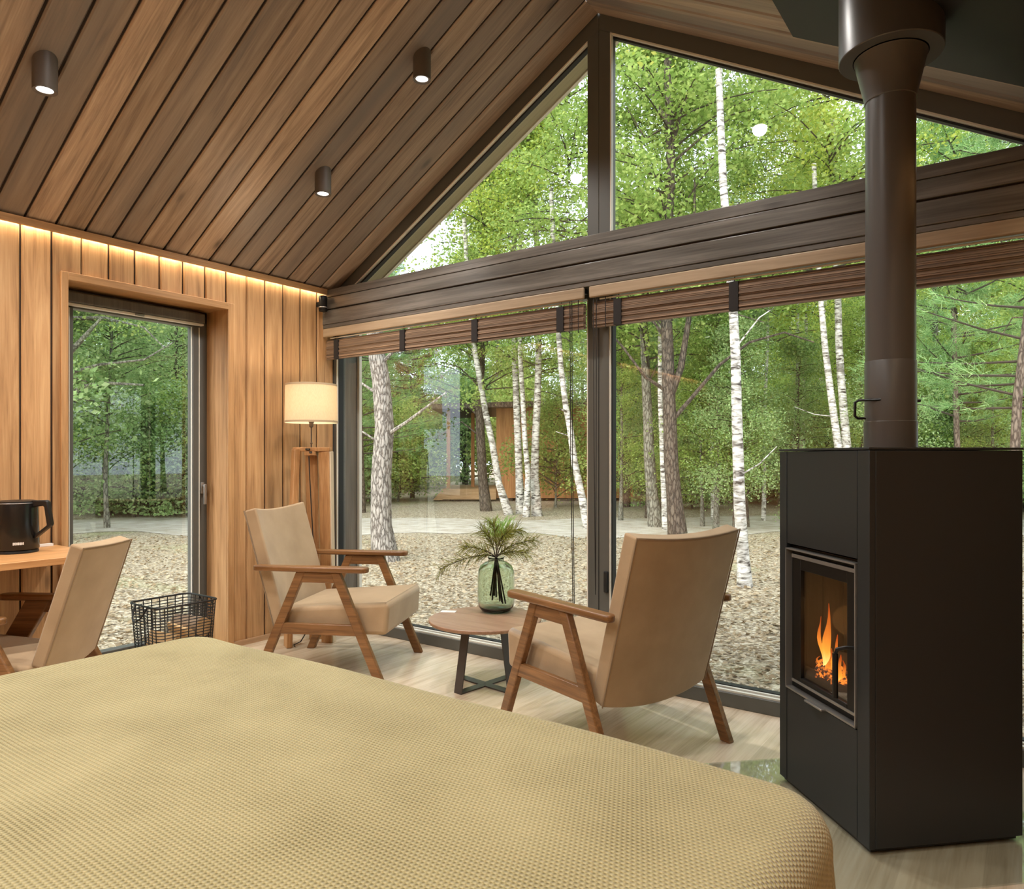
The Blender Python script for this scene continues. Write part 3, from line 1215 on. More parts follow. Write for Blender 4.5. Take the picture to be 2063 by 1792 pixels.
CH = dict(W=.323, ff=.316, ft=.075, rf=-.356, rt=-.108, zt=.570, af=.250, ar=-.370, za=.592, zr=.278, sW=.285, sf=.341, sz=.414, sb=.247,
          bW=.283, bz=.872, brx=-.448, bbz=.236, bbx=-.272, bfb=-.275, bt=.068, fw=.046, bow=.018)
armchair('beige upholstered armchair with wooden arms facing the window, beside the floor lamp', (.862, -.580, 0), R_(27.0), CH)
armchair('beige upholstered armchair seen from behind, between round table and black stove', (2.504, -.588, 0), R_(161.6), CH)
CD = dict(W=.242, ff=.40, ft=.10, rf=-.30, rt=-.02, zt=.500, af=.284, ar=-.12, za=.522, zr=.25, sW=.185, sf=.30, sz=.365, sb=.26,
          bW=.163, bz=.79, brx=-.38, bbz=.30, bbx=-.215, bfb=-.20, bt=.06, fw=.10, bow=.005)
armchair('narrow beige upholstered chair drawn up to the wall desk, its back to the bed', (.466, -2.003, 0), R_(213), CD)

# ------------------------------------------------------------------ round side table
tb = thing('side_table', 'round wooden side table on a crossed steel base between the two armchairs', 'table', (1.696, -.398, 0))
q = MB()
q.lathe([(.0001, .322), (.278, .322), (.283, .326), (.285, .331), (.284, .338), (.281, .340), (.0001, .340)], 64, cap=False)
q.build('tabletop', M['ttop'], tb, smooth=True, angle=30)
a0 = math.atan2(-.159, -.02)
for k in range(4):
    a = a0 + k * PI / 2
    d = Vector((math.cos(a), math.sin(a), 0))
    n = Vector((-d.y, d.x, 0))
    f = d * .185
    g = d * .13
    w = .026
    q = MB()
    vs = [f + n * w + d * .003, f - n * w + d * .003, g - n * w + d * .003, g + n * w + d * .003]
    for i in (2, 3):
        vs[i] = vs[i] + Vector((0, 0, .322))
    vs2 = [v - d * .006 for v in vs]
    q.add(vs + vs2, [(0, 1, 2, 3), (4, 7, 6, 5), (0, 4, 5, 1), (1, 5, 6, 2), (2, 6, 7, 3), (3, 7, 4, 0)])
    q.build('leg', M['tablemetal'], tb)
q = MB()
for k in range(2):
    a = a0 + k * PI / 2
    m = Matrix.Rotation(a, 4, 'Z')
    q.box(-.182, .182, -.024, .024, .0005 + .0002 * k, .0065 + .0002 * k, m)
q.build('cross_base', M['tablemetal'], tb)
q = MB()
q.box(-.04, .04, -.022, .022, 0, .002)
co = q.build('paper_card', M['white'], loc=(1.452, -.40, .3405), rotz=.5)
tag(co, 'small white paper card lying on the round side table', 'card')

# vase with pine twigs
VX, VY, VZ = 1.648, -.245, .3405
vs_ = MB()
prof_o = [(.0001, 0), (.058, 0), (.078, .008), (.093, .03), (.0985, .07), (.098, .18), (.094, .215), (.082, .243), (.060, .258), (.042, .265), (.040, .275), (.045, .287)]
prof_i = [(.041, .286), (.036, .275), (.038, .262), (.056, .252), (.078, .238), (.089, .212), (.093, .18), (.0935, .07), (.088, .034), (.074, .016), (.0001, .012)]
vs_.lathe(prof_o + prof_i, 40, cap=False)
vo_ = vs_.build('glass_vase', M['vase'], smooth=True, angle=70, loc=(VX, VY, VZ))
tag(vo_, 'bulbous green glass vase standing on the round side table', 'vase')
tw = thing('pine_twigs', 'bunch of cut pine twigs standing in the green glass vase', 'twigs', (VX, VY, VZ + .02))
r0 = random.Random(21)
TW = [  # start in the vase, through the neck, tip (right, away, up)
    ((.035, .0, .02), (-.30, .0, .20)), ((-.01, .01, .06), (-.17, -.06, .33)), ((.03, -.01, .03), (-.02, .02, .44)), ((.05, .0, .02), (.12, .04, .41)),
    ((.0, .02, .05), (.17, -.03, .29)), ((-.02, -.01, .04), (.06, -.08, .40)), ((-.03, .01, .06), (-.08, .07, .40)), ((.02, .01, .03), (.20, .05, .35))]
for (a, bq) in TW:
    a = Vector(LR(*a))
    e = Vector(LR(*bq))
    nk = Vector(LR(a.x * .1, 0, .262))
    top = Vector((nk.x * .6 + e.x * .25, nk.y * .6 + e.y * .25, max(.31, e.z * .9 + .02)))
    pts = []
    for i in range(5):
        t = i / 4
        pts.append(a.lerp(nk, t))
    for i in range(1, 13):
        t = i / 12
        pts.append(nk * (1 - t) ** 2 + top * 2 * t * (1 - t) + e * t * t)
    q = MB()
    q.tube(pts, [.0042 - .0028 * i / len(pts) for i in range(len(pts))], 6)
    so = q.build('twig', M['darkbark'], tw, smooth=True)
    nd = MB()
    seq = pts[6:]
    for i in range(150):
        u = r0.random() ** .8 * (len(seq) - 1.01)
        k = int(u)
        p = seq[k].lerp(seq[k + 1], u - k)
        dr_ = (seq[min(k + 1, len(seq) - 1)] - seq[k]).normalized()
        rv_ = Vector((r0.gauss(0, 1), r0.gauss(0, 1), r0.gauss(0, 1)))
        rv_ = (rv_ - dr_ * rv_.dot(dr_)).normalized()
        d = (dr_ * r0.uniform(.45, 1.0) + rv_ * r0.uniform(.5, 1.0)).normalized()
        L = r0.uniform(.055, .10)
        mid = p + d * L * .55 + Vector((0, 0, .002))
        tip = p + d * L + Vector((0, 0, -.012))
        sd = d.cross(Vector((r0.gauss(0, 1), r0.gauss(0, 1), r0.gauss(0, 1)))).normalized() * .0011
        nd.add([p - sd, p + sd, mid + sd, mid - sd, tip], [(0, 1, 2, 3), (3, 2, 4)])
    nd.build('needles', M['twig'], so)

# ------------------------------------------------------------------ desk, kettle
dk = thing('wall_desk', 'oak desk shelf fixed along the left wall beside the tall window', 'desk', (0, -2.6, 0))
q = MB()
q.box(.022, .548, -1.4, .905, .69, .72)
q.build('desktop', M['oak'], dk, bevel=.002)
q = MB()
q.box(.022, .06, -1.4, .88, .63, .689)
q.build('wall_batten', M['lampwood'], dk)
for y in (-1.3,):
    q = MB()
    q.box(.06, .5, y, y + .04, 0, .689)
    q.build('leg_panel', M['lampwood'], dk)
kt = thing('electric_kettle', 'black electric kettle with angular handle standing on the wall desk', 'kettle', (.185, -1.925, .7205))
q = MB()
q.lathe([(.0001, .016), (.088, .016), (.0895, .02), (.0875, .12), (.0845, .222), (.083, .226)], 40, cap=False)
q.build('body', M['kettle'], kt, smooth=True, angle=30)
q = MB()
q.lathe([(.084, .227), (.0845, .230), (.084, .233), (.070, .236), (.0001, .238)], 40, cap=False)
q.build('lid', M['kettle2'], kt, smooth=True, angle=30)
q = MB()
q.lathe([(.0846, .2235), (.0853, .225), (.0846, .2265)], 40, cap=False)
q.build('rim', M['steel'], kt, smooth=True)
q = MB()
q.lathe([(.0001, 0), (.085, 0), (.087, .003), (.085, .012), (.0001, .012)], 40, cap=False)
q.build('power_base', M['kettle2'], kt, smooth=True, angle=30)
hn = MB()
hp = [(.078, .226), (.142, .232), (.147, .222), (.164, .13), (.150, .112), (.088, .072)]
prof = [(.075, .236), (.140, .238), (.149, .232), (.166, .13), (.163, .121), (.09, .062), (.088, .078), (.146, .124), (.134, .205), (.128, .212), (.078, .205)]
mh = Matrix(((RGT.x, FWD.x, 0, 0), (RGT.y, FWD.y, 0, 0), (0, 0, 1, 0), (0, 0, 0, 1)))
hn.prism(prof, -.013, .013, 'y', mh)
hn.build('handle', M['kettle2'], kt, bevel=.004)
lg = MB()
a_c = math.atan2(-(CAM.y - -1.925), (CAM.x - .185)) * 0 + math.atan2(CAM.y + 1.925, CAM.x - .185) + .12
for k in range(9):
    a = a_c - .26 + k * .052
    for (dz0, dz1) in (((.040, .052), (.0405, .0515))[k % 2],):
        p = [Vector((math.cos(a + e) * .0897, math.sin(a + e) * .0897, z)) for e, z in ((0, dz0), (.038, dz0), (.038, dz1), (0, dz1))]
        lg.add(p, [(0, 1, 2, 3)])
lg.build('maker_mark', M['white'], kt)
q = MB()
q.box(-.012, .012, -.03, .03, 0, .012)
so = q.build('socket_strip', M['white'], loc=(.05, -1.755, .721))
tag(so, 'small pale strip on the desk against the wall, behind the kettle handle', 'strip')

# ------------------------------------------------------------------ floor lamp
lp = thing('floor_lamp', 'floor lamp with cream drum shade and wooden board stand in the corner', 'lamp', (.330, -.400, 0))
lx = lambda a, c, z: Vector((RGT.x * a + FWD.x * c, RGT.y * a + FWD.y * c, z))
def board(p0, p1, w, t, mat, name, turn=0):
    d = (p1 - p0)
    L = d.length
    zx = d.normalized()
    xx = (RGT * math.cos(turn) + FWD * math.sin(turn))
    xx = (xx - zx * xx.dot(zx)).normalized()
    yy = zx.cross(xx)
    m = Matrix(((xx.x, yy.x, zx.x, p0.x), (xx.y, yy.y, zx.y, p0.y), (xx.z, yy.z, zx.z, p0.z), (0, 0, 0, 1)))
    q = MB()
    q.box(-w / 2, w / 2, -t / 2, t / 2, 0, L, m)
    return q.build(name, mat, lp, bevel=.004)


board(lx(-.125, -.06, 0), lx(-.095, .0, 1.205), .034, .10, M['lampwood'], 'leg', .5)
board(lx(.09, .05, 0), lx(.085, .0, 1.19), .07, .045, M['lampwood'], 'leg', -.2)
board(lx(.125, .05, 0), lx(.122, .0, 1.19), .012, .045, M['livewood'], 'leg_edge', -.2)
board(lx(-.01, .13, 0), lx(-.005, .02, 1.19), .075, .03, M['lampwood'], 'leg', .1)
q = MB()
mb4 = Matrix(((RGT.x, FWD.x, 0, 0), (RGT.y, FWD.y, 0, 0), (0, 0, 1, 0), (0, 0, 0, 1)))
q.box(-.11, .12, -.025, .025, 1.19, 1.215, mb4)
q.box(-.03, .035, -.05, .05, 1.165, 1.19, mb4)
q.build('crosspiece', M['lampwood'], lp, bevel=.003)
q = MB()
q.box(-.022, .0, -.052, -.02, 1.196, 1.208, mb4)
q.box(.002, .02, -.054, -.03, 1.178, 1.19, mb4)
q.build('clamp', M['darkbark'], lp, bevel=.002)
q = MB()
q.lathe([(.005, 1.215), (.005, 1.235), (.009, 1.238), (.009, 1.244), (.0045, 1.246), (.0045, 1.338), (.011, 1.34), (.013, 1.346), (.013, 1.366), (.017, 1.372), (.017, 1.39)], 20, cap=False)
q.build('stem', M['chrome'], lp, smooth=True, angle=30)
q = MB()
rs0, rs1 = .158, .154
zs0, zs1 = 1.366, 1.604
q.lathe([(rs0, zs0), (rs1, zs1), (rs1 - .0025, zs1), (rs0 - .0025, zs0), (rs0, zs0)], 48, cap=False)
sh = q.build('lamp_shade', M['shade'], lp, smooth=True, angle=30)
q = MB()
q.lathe([(rs0 + .001, zs0), (rs0 + .0012, zs0 + .012)], 48, cap=False)
q.build('shade_trim', M['hem'], sh, smooth=True)
q = MB()
q.lathe([(rs1 + .001, zs1 - .012), (rs1 + .001, zs1)], 48, cap=False)
q.build('shade_trim', M['hem'], sh, smooth=True)
q = MB()
q.lathe([(.0001, 1.388), (.015, 1.39), (.03, 1.43), (.032, 1.45), (.026, 1.475), (.0001, 1.487)], 24, cap=False)
q.build('bulb', emission('lamp bulb', (1, .88, .68, 1), 7), lp, smooth=True)
q = MB()
for k in range(3):
    a = k * 2 * PI / 3 + .3
    q.tube([(0, 0, 1.385), (rs0 * math.cos(a), rs0 * math.sin(a), zs0 + .012)], .002, 5)
q.build('shade_spider', M['chrome'], lp)
q = MB()
cpts = [lx(0, -.05, 1.16), lx(.004, -.055, 1.08), lx(.012, -.05, .9), lx(.02, -.04, .7), lx(.03, -.03, .4), lx(.0, -.02, .12), lx(-.06, -.02, .02), lx(-.09, -.06, .012), lx(-.07, -.10, .012)]
q.tube(cpts, .0035, 6)
q.build('power_cord', M['cord'], lp, smooth=True)
pl = bpy.data.lights.new('lamp_bulb_light', 'POINT')
pl.energy = 4.3
pl.color = (1, .84, .64)
pl.shadow_soft_size = .035
plo = bpy.data.objects.new('lamp_bulb_light', pl)
C.objects.link(plo)
plo.parent = lp
plo.location = (0, 0, 1.52)

# ------------------------------------------------------------------ wire basket with logs
bs = thing('wire_basket', 'black wire basket of firewood on the floor in front of the tall left window', 'basket', (.115, -1.150, 0))
hx_, hy_, hz_ = .155, .170, .365
def rring(hx, hy, z, r=.045, n=5):
    pts = []
    for (cx, cy, a0_) in ((hx - r, hy - r, 0), (-hx + r, hy - r, PI / 2), (-hx + r, -hy + r, PI), (hx - r, -hy + r, 1.5 * PI)):
        for i in range(n):
            a = a0_ + PI / 2 * i / (n - 1)
            pts.append(Vector((cx + r * math.cos(a), cy + r * math.sin(a), z)))
    return pts + [pts[0]]


def bsz(z):
    k = .86 + .14 * z / hz_
    return hx_ * k, hy_ * k


q = MB()
for i in range(22):
    z = .012 + i * .0158
    a, c = bsz(z)
    q.tube(rring(a, c, z, .04, 4), .0026, 5, cap=False)
q.build('hoops', M['wire'], bs)
q = MB()
top = rring(hx_, hy_, hz_, .045, 4)
bot = rring(*bsz(.008), .008, .04, 4)
for i in range(7):
    s = -.8 + 1.6 * i / 6
    for sg in (-1, 1):
        a, c = bsz(.008)
        q.tube([(sg * a, s * c, .008), (sg * hx_, s * hy_, hz_)], .003, 5)
        q.tube([(s * a, sg * c, .008), (s * hx_, sg * hy_, hz_)], .003, 5)
for i in range(9):
    s = -.8 + 1.6 * i / 8
    a, c = bsz(.008)
    q.tube([(-a, s * c, .006), (a, s * c, .006)], .003, 5)
    q.tube([(s * a, -c, .006), (s * a, c, .006)], .003, 5)
q.build('uprights', M['wire'], bs)
q = MB()
q.tube(rring(hx_ + .002, hy_ + .002, hz_, .045, 6), .0055, 8, cap=False)
q.build('rim', M['wire'], bs, smooth=True)
for sg in (-1, 1):
    q = MB()
    hpts = []
    for i in range(11):
        a = PI * i / 10
        hpts.append((.06 * math.cos(a) , sg * (hy_ + .008 + .045 * math.sin(a) * .8), hz_ - .002 - .075 * math.sin(a)))
    q.tube(hpts, .0045, 8)
    q.build('handle', M['wire'], bs, smooth=True)


def log(x, y, z, r, L, ax, half, label, tilt=0):
    t = thing('firewood_log', label, 'log', (x, y, z), ax)
    q = MB()
    n = 14
    poly = []
    rr = random.Random(int(x * 1000 + y * 77 + z * 9))
    for i in range(n):
        a = PI * i / (n - 1) if half else 2 * PI * i / n
        k = r * (1 + rr.uniform(-.06, .06))
        poly.append((k * math.cos(a), k * math.sin(a)))
    m = Matrix.Rotation(tilt, 4, 'X')
    q.prism([(p[0], p[1]) for p in poly], -L / 2, L / 2, 'x', m)
    q.build('bark', M['logcut'] if half else M['logbark'], t, bevel=.004)
    for sg in (-1, 1):
        MB().prism([(p[0] * .96, p[1] * .96) for p in poly], sg * L / 2, sg * (L / 2 + .0015), 'x', m).build('cut_face', M['logcut'], t)
    if half:
        MB().box(-L / 2, L / 2, -r * .97, r * .97, -.0025, -.0003, m).build('split_face', M['logcut'], t)
    return t


log(.055, -1.22, .062, .047, .21, .1, False, 'round log at the bottom of the wire basket, nearest the bed')
log(.15, -1.12, .062, .047, .21, -.05, False, 'round log at the bottom of the wire basket, beside the wall')
log(.125, -1.225, .165, .045, .22, .15, True, 'split log with pale face in the wire basket, lower of the pale ones', -1.9)
log(.115, -1.13, .180, .048, .22, -.1, True, 'split log with pale face in the middle of the wire basket', -1.3)
log(.12, -1.06, .215, .055, .20, .2, False, 'thick log standing highest in the wire basket')
log(.11, -1.06, .105, .045, .2, 0, False, 'dark log low in the wire basket under the highest one')

# ------------------------------------------------------------------ bed
bd = thing('bed', 'wide bed under the olive waffle bedspread', 'bed', (2.65, -2.95, 0))
q = MB()
q.box(-.93, .93, -1.0, .98, .28, .52)
q.build('mattress', M['white'], bd, bevel=.05, seg=3)
q = MB()
q.box(-.92, .92, -1.0, .96, .02, .275)
q.build('bed_base', M['oak'], bd)


def bedspread():
    hx, hy, zt_, zb_, cr, r = 1.024, 1.0725, .572, .11, .12, .07
    cx, cy = .0085, .0125
    out = []
    def side(p, q, n):
        return [(p[0] + (q[0] - p[0]) * i / n, p[1] + (q[1] - p[1]) * i / n) for i in range(n)]
    arcs = []
    for (ax, ay, a0_) in ((hx - cr, hy - cr, 0), (-hx + cr, hy - cr, PI / 2), (-hx + cr, -hy + cr, PI), (hx - cr, -hy + cr, 1.5 * PI)):
        arcs.append([(ax + cr * math.cos(a0_ + PI / 2 * i / 12), ay + cr * math.sin(a0_ + PI / 2 * i / 12), math.cos(a0_ + PI / 2 * i / 12), math.sin(a0_ + PI / 2 * i / 12)) for i in range(13)])
    for k in range(4):
        out += arcs[k]
        p, q = arcs[k][-1], arcs[(k + 1) % 4][0]
        for i in range(1, 40):
            t = i / 40
            out.append((p[0] + (q[0] - p[0]) * t, p[1] + (q[1] - p[1]) * t, p[2], p[3]))
    # profile from the middle outwards: (scale or None, offset outwards, height, arc)
    prof = [('s', .02 + .98 * i / 40) for i in range(41)]
    for i in range(1, 9):
        a = PI / 2 * i / 8
        prof.append(('e', r * math.sin(a), zt_ - r + r * math.cos(a), r * a))
    for i in range(1, 19):
        t = i / 18
        prof.append(('e', r, zt_ - r - (zt_ - r - zb_) * t, r * PI / 2 + (zt_ - r - zb_) * t))
    verts, uvs, faces = [], [], []
    n = len(out)
    for pr in prof:
        for (ox, oy, nx_, ny_) in out:
            ix, iy = ox - nx_ * r, oy - ny_ * r
            if pr[0] == 's':
                x, y, z = ix * pr[1], iy * pr[1], zt_
                z += .005 * math.sin(3.1 * x + 1) * math.sin(2.3 * y) + .003 * math.sin(7 * x + 4 * y)
                z -= .006 * max(0, pr[1] - .8) / .2
                u_, v_ = x, y
            else:
                e, z = pr[1], pr[2]
                low = max(0, (zt_ - .09 - z)) / .37
                al = ix * ny_ - iy * nx_
                e += low * (.018 + .010 * math.sin(8.0 * al + 1.0) + .006 * math.sin(17 * al))
                x, y = ix + nx_ * e, iy + ny_ * e
                z += (.005 * math.sin(3.1 * ix + 1) * math.sin(2.3 * iy) + .003 * math.sin(7 * ix + 4 * iy) - .006) * (1 if low == 0 else max(0, 1 - low))
                u_, v_ = ix + nx_ * pr[3], iy + ny_ * pr[3]
            verts.append((x + cx, y + cy, z))
            uvs.append((u_, v_))
    for i in range(len(prof) - 1):
        for j in range(n):
            j2 = (j + 1) % n
            faces.append((i * n + j, (i + 1) * n + j, (i + 1) * n + j2, i * n + j2))
    faces.append(tuple(range(n)))
    me = bpy.data.meshes.new('bedspread')
    me.from_pydata(verts, [], faces)
    uvl = me.uv_layers.new(name='UVMap')
    for lp_ in me.loops:
        uvl.data[lp_.index].uv = uvs[lp_.vertex_index]
    me.polygons.foreach_set('use_smooth', [True] * len(me.polygons))
    me.materials.append(M['quilt'])
    o = bpy.data.objects.new('bedspread', me)
    C.objects.link(o)
    o.location = (2.648, -2.95, 0)
    so_ = o.modifiers.new('thick', 'SOLIDIFY')
    so_.thickness = .008
    so_.offset = -1
    tag(o, 'olive beige waffle knit bedspread draped over the bed in the foreground', 'bedspread')


bedspread()

# ------------------------------------------------------------------ outside: ground, track, litter
g = MB()
g.box(-70, 60, .13, 75, -.6, -.3)
g.box(-70, -.3, -40, .13, -.6, -.3)
struct(g.build('ground', M['ground']), 'forest floor of dry fallen leaves outside')
pv, pf = [], []
N = 60
for i in range(N + 1):
    u = -1400 + 4800 * i / N
    near = 13.4 + .5 * math.sin(i * .7) + .3 * math.sin(i * 1.9)
    far = 17.2 + .5 * math.sin(i * .5 + 2) + .3 * math.sin(i * 1.6)
    for d in (near, far):
        p = on_ground(u, d, -.294)
        pv.append(p)
for i in range(N):
    pf.append((2 * i, 2 * i + 2, 2 * i + 3, 2 * i + 1))
struct(MB().add(pv, pf).build('path', M['path']), 'pale sandy track crossing the forest clearing')


def mesh_np(name, verts, nquad, mat, fours=True):
    me = bpy.data.meshes.new(name)
    me.vertices.add(len(verts))
    me.vertices.foreach_set('co', verts.astype(np.float32).ravel())
    me.loops.add(nquad * 4)
    me.loops.foreach_set('vertex_index', np.arange(nquad * 4, dtype=np.int32))
    me.polygons.add(nquad)
    me.polygons.foreach_set('loop_start', np.arange(0, nquad * 4, 4, dtype=np.int32))
    me.update(calc_edges=True)
    me.materials.append(mat)
    return me


def unit(a):
    return a / np.maximum(1e-9, np.linalg.norm(a, axis=1))[:, None]


def leaf_quads(c, size, up=.25, asp=.62):
    n = len(c)
    a = unit(rng.normal(size=(n, 3)) * np.array([1, 1, .7]))
    nrm = unit(rng.normal(size=(n, 3)) + np.array([0, 0, up * 3]))
    b = unit(np.cross(a, nrm))
    s = size * rng.uniform(.65, 1.25, size=(n, 1))
    q = np.stack([c - a * s, c + b * s * asp, c + a * s, c - b * s * asp], axis=1)
    return q.reshape(-1, 3)


# fallen leaves near the house, lying on the ground
n = 42000
uu = rng.uniform(-250, 2500, n)
dd = 3.6 + 9.5 * rng.uniform(0, 1, n) ** 1.2
P = np.array([list(on_ground(u, d, -.3)) for u, d in zip(uu, dd)])
ok = (P[:, 1] > .5) | (P[:, 0] < -.6)
P = P[ok]
P[:, 2] += rng.uniform(.004, .03, len(P))
a = rng.uniform(0, 2 * PI, len(P))
A = np.stack([np.cos(a), np.sin(a), rng.normal(0, .25, len(P))], 1)
B = np.stack([-np.sin(a), np.cos(a), rng.normal(0, .3, len(P))], 1)
s = rng.uniform(.014, .034, (len(P), 1))
q = np.stack([P - A * s, P + B * s * .6, P + A * s, P - B * s * .6], 1).reshape(-1, 3)
lo = bpy.data.objects.new('fallen_leaves', mesh_np('fallen_leaves', q, len(P), M['litter']))
C.objects.link(lo)
tag(lo, 'dry fallen leaves covering the ground outside the windows', 'leaves', kind='stuff')


# ------------------------------------------------------------------ trees
def broad_crown(H, h0, R, nb, nl, size, seed, mat, droop=.5, spread=.22, curve=1.4):
    r = np.random.default_rng(seed)
    z0 = h0 + (H - h0) * r.uniform(0, 1, nb) ** .95
    rel = (z0 - h0) / (H - h0)
    az = r.uniform(0, 2 * PI, nb)
    L = R * (1 - .72 * rel ** curve) * r.uniform(.65, 1.1, nb)
    el = r.uniform(.15, .75, nb)
    k = r.integers(0, nb, nl)
    t = r.uniform(.12, 1, nl) ** .75
    d = np.stack([np.cos(az) * np.cos(el), np.sin(az) * np.cos(el), np.sin(el)], 1)
    c = d[k] * (L[k] * t)[:, None]
    c[:, 2] += z0[k] - droop * (t ** 2) * L[k] * .5
    c += r.normal(size=(nl, 3)) * spread * np.array([1, 1, .85])
    c[:, 2] = np.maximum(c[:, 2], .12)
    me = mesh_np('foliage', leaf_quads(c, size), nl, mat)
    br = MB()
    for i in range(nb):
        pts = []
        for j in range(5):
            tt = j / 4
            p = d[i] * L[i] * tt * .9
            pts.append((p[0], p[1], p[2] + z0[i] - droop * tt * tt * L[i] * .45))
        br.tube(pts, [.016 * (1 - .75 * j / 4) * min(1, L[i] / 1.5) + .003 for j in range(5)], 4, cap=False)
    return me, br


def pine_crown(H, h0, R, nb, seed, mat, tufts=12, needles=26, ln=.17, w=.006):
    r = np.random.default_rng(seed)
    br = MB()
    allq = []
    for i in range(nb):
        z0 = h0 + (H - h0) * (i + r.uniform(0, 1)) / nb
        rel = (z0 - h0) / (H - h0)
        az = r.uniform(0, 2 * PI)
        L = R * (1 - .85 * rel) * r.uniform(.7, 1.1)
        el = r.uniform(-.15, .35)
        d = np.array([math.cos(az) * math.cos(el), math.sin(az) * math.cos(el), math.sin(el)])
        pts = [(d[0] * L * tt, d[1] * L * tt, z0 + d[2] * L * tt + .12 * L * tt * tt) for tt in (0, .35, .7, 1)]
        br.tube(pts, [.022, .016, .01, .004], 4, cap=False)
        for k in range(tufts):
            tt = .25 + .75 * (k + r.uniform(0, 1)) / tufts
            side = np.array([-d[1], d[0], 0]) * r.normal(0, .16) * L * (1.2 - tt)
            c = d * L * tt + np.array([0, 0, z0 + .12 * L * tt * tt]) + side + r.normal(size=3) * .05
            nd = unit(r.normal(size=(needles, 3)) * .75 + d * 1.0 + np.array([0, 0, .25]))
            sd = unit(np.cross(nd, r.normal(size=(needles, 3)))) * w
            l = ln * r.uniform(.6, 1.2, (needles, 1))
            st_ = c + nd * l * .1 + r.normal(size=(needles, 3)) * .03
            allq.append(np.stack([st_ - sd, st_ + sd, st_ + nd * l + sd * .3, st_ + nd * l - sd * .3], 1).reshape(-1, 3))
    v = np.concatenate(allq)
    return mesh_np('needles', v, len(v) // 4, mat), br


def wobble_trunk(mb, H, r0, r1, seed, lean=.15, n=9):
    r = random.Random(seed)
    pts, rs = [], []
    ax, ay = r.uniform(-lean, lean), r.uniform(-lean, lean)
    for i in range(n):
        t = i / (n - 1)
        pts.append((ax * t * t * H * .5 + .05 * math.sin(t * 5 + seed), ay * t * t * H * .5 + .05 * math.cos(t * 4 + seed * 2), H * t - .1 * (i == 0)))
        rs.append(r0 + (r1 - r0) * t + (.35 * r0 if i == 0 else 0))
    mb.tube(pts, rs, 9, cap=False)
    return mb


LIB = []
def lib(kind, crown, bark, H, r0, r1, seed):
    me, br = crown
    LIB.append((kind, me, br, wobble_trunk(MB(), H, r0, r1, seed, .08), bark))


lib('birch', broad_crown(11, 2.4, 2.4, 70, 17000, .044, 1, M['leaf']), M['birch'], 11, .085, .02, 1)
lib('birch', broad_crown(12.5, 3.0, 2.6, 74, 18000, .045, 2, M['leaf3']), M['birch'], 12.5, .10, .02, 2)
lib('broad', broad_crown(9.5, 1.0, 2.8, 80, 20000, .046, 3, M['leaf']), M['greybark'], 9.3, .10, .02, 3)
lib('broad', broad_crown(8.0, .6, 2.5, 74, 19000, .046, 4, M['leaf2']), M['darkbark'], 7.8, .09, .02, 4)
lib('pine', pine_crown(11, 1.6, 2.3, 74, 5, M['needle']), M['brownbark'], 11, .12, .02, 5)
lib('dry', pine_crown(6.5, .9, 1.9, 46, 6, M['needle_refl'], tufts=8, needles=18), M['brownbark'], 6.4, .07, .015, 6)  # crown coloured after the wall's reflection in the pane, not dried out
lib('bush', broad_crown(2.0, .12, 1.5, 50, 8500, .040, 7, M['leaf2'], droop=.3, spread=.16), M['darkbark'], 1.2, .03, .01, 7)
lib('bush', broad_crown(2.6, .2, 1.7, 50, 9000, .042, 8, M['leaf'], droop=.3, spread=.18), M['greybark'], 1.6, .03, .01, 8)
SRC = []
KIND = {'birch': ('birch_tree', 'tree'), 'broad': ('leafy_tree', 'tree'), 'pine': ('pine_tree', 'tree'), 'dry': ('pine_tree', 'tree'), 'bush': ('bush', 'bush')}
for kind, me, br, tk, bark in LIB:
    tr = tk.build('trunk', bark, smooth=True)
    bo2 = br.build('branches', M['branch'], smooth=True)
    SRC.append((kind, tr.data, me, bo2.data))
    bpy.data.objects.remove(tr)
    bpy.data.objects.remove(bo2)


def plant(i, loc, scale, rot, label, group=None, trunk=None, leaves=None, zoff=0):
    kind, tm, fm, bmx = SRC[i]
    nm, cat = KIND[kind]
    t = thing(nm, label, cat, loc, 0, group)
    o = trunk
    if o is None:
        o = bpy.data.objects.new('trunk', tm)
        C.objects.link(o)
        o.scale = (scale,) * 3
        o.rotation_euler = (0, 0, rot)
    o.parent = t
    for nm2, dat in (('foliage', fm), ('branches', bmx)):
        f = bpy.data.objects.new(nm2, dat)
        C.objects.link(f)
        f.parent = t
        f.scale = (scale,) * 3
        f.rotation_euler = (0, 0, rot)
        f.location = (0, 0, zoff)
        if leaves is not None:
            f.location = leaves
    return t


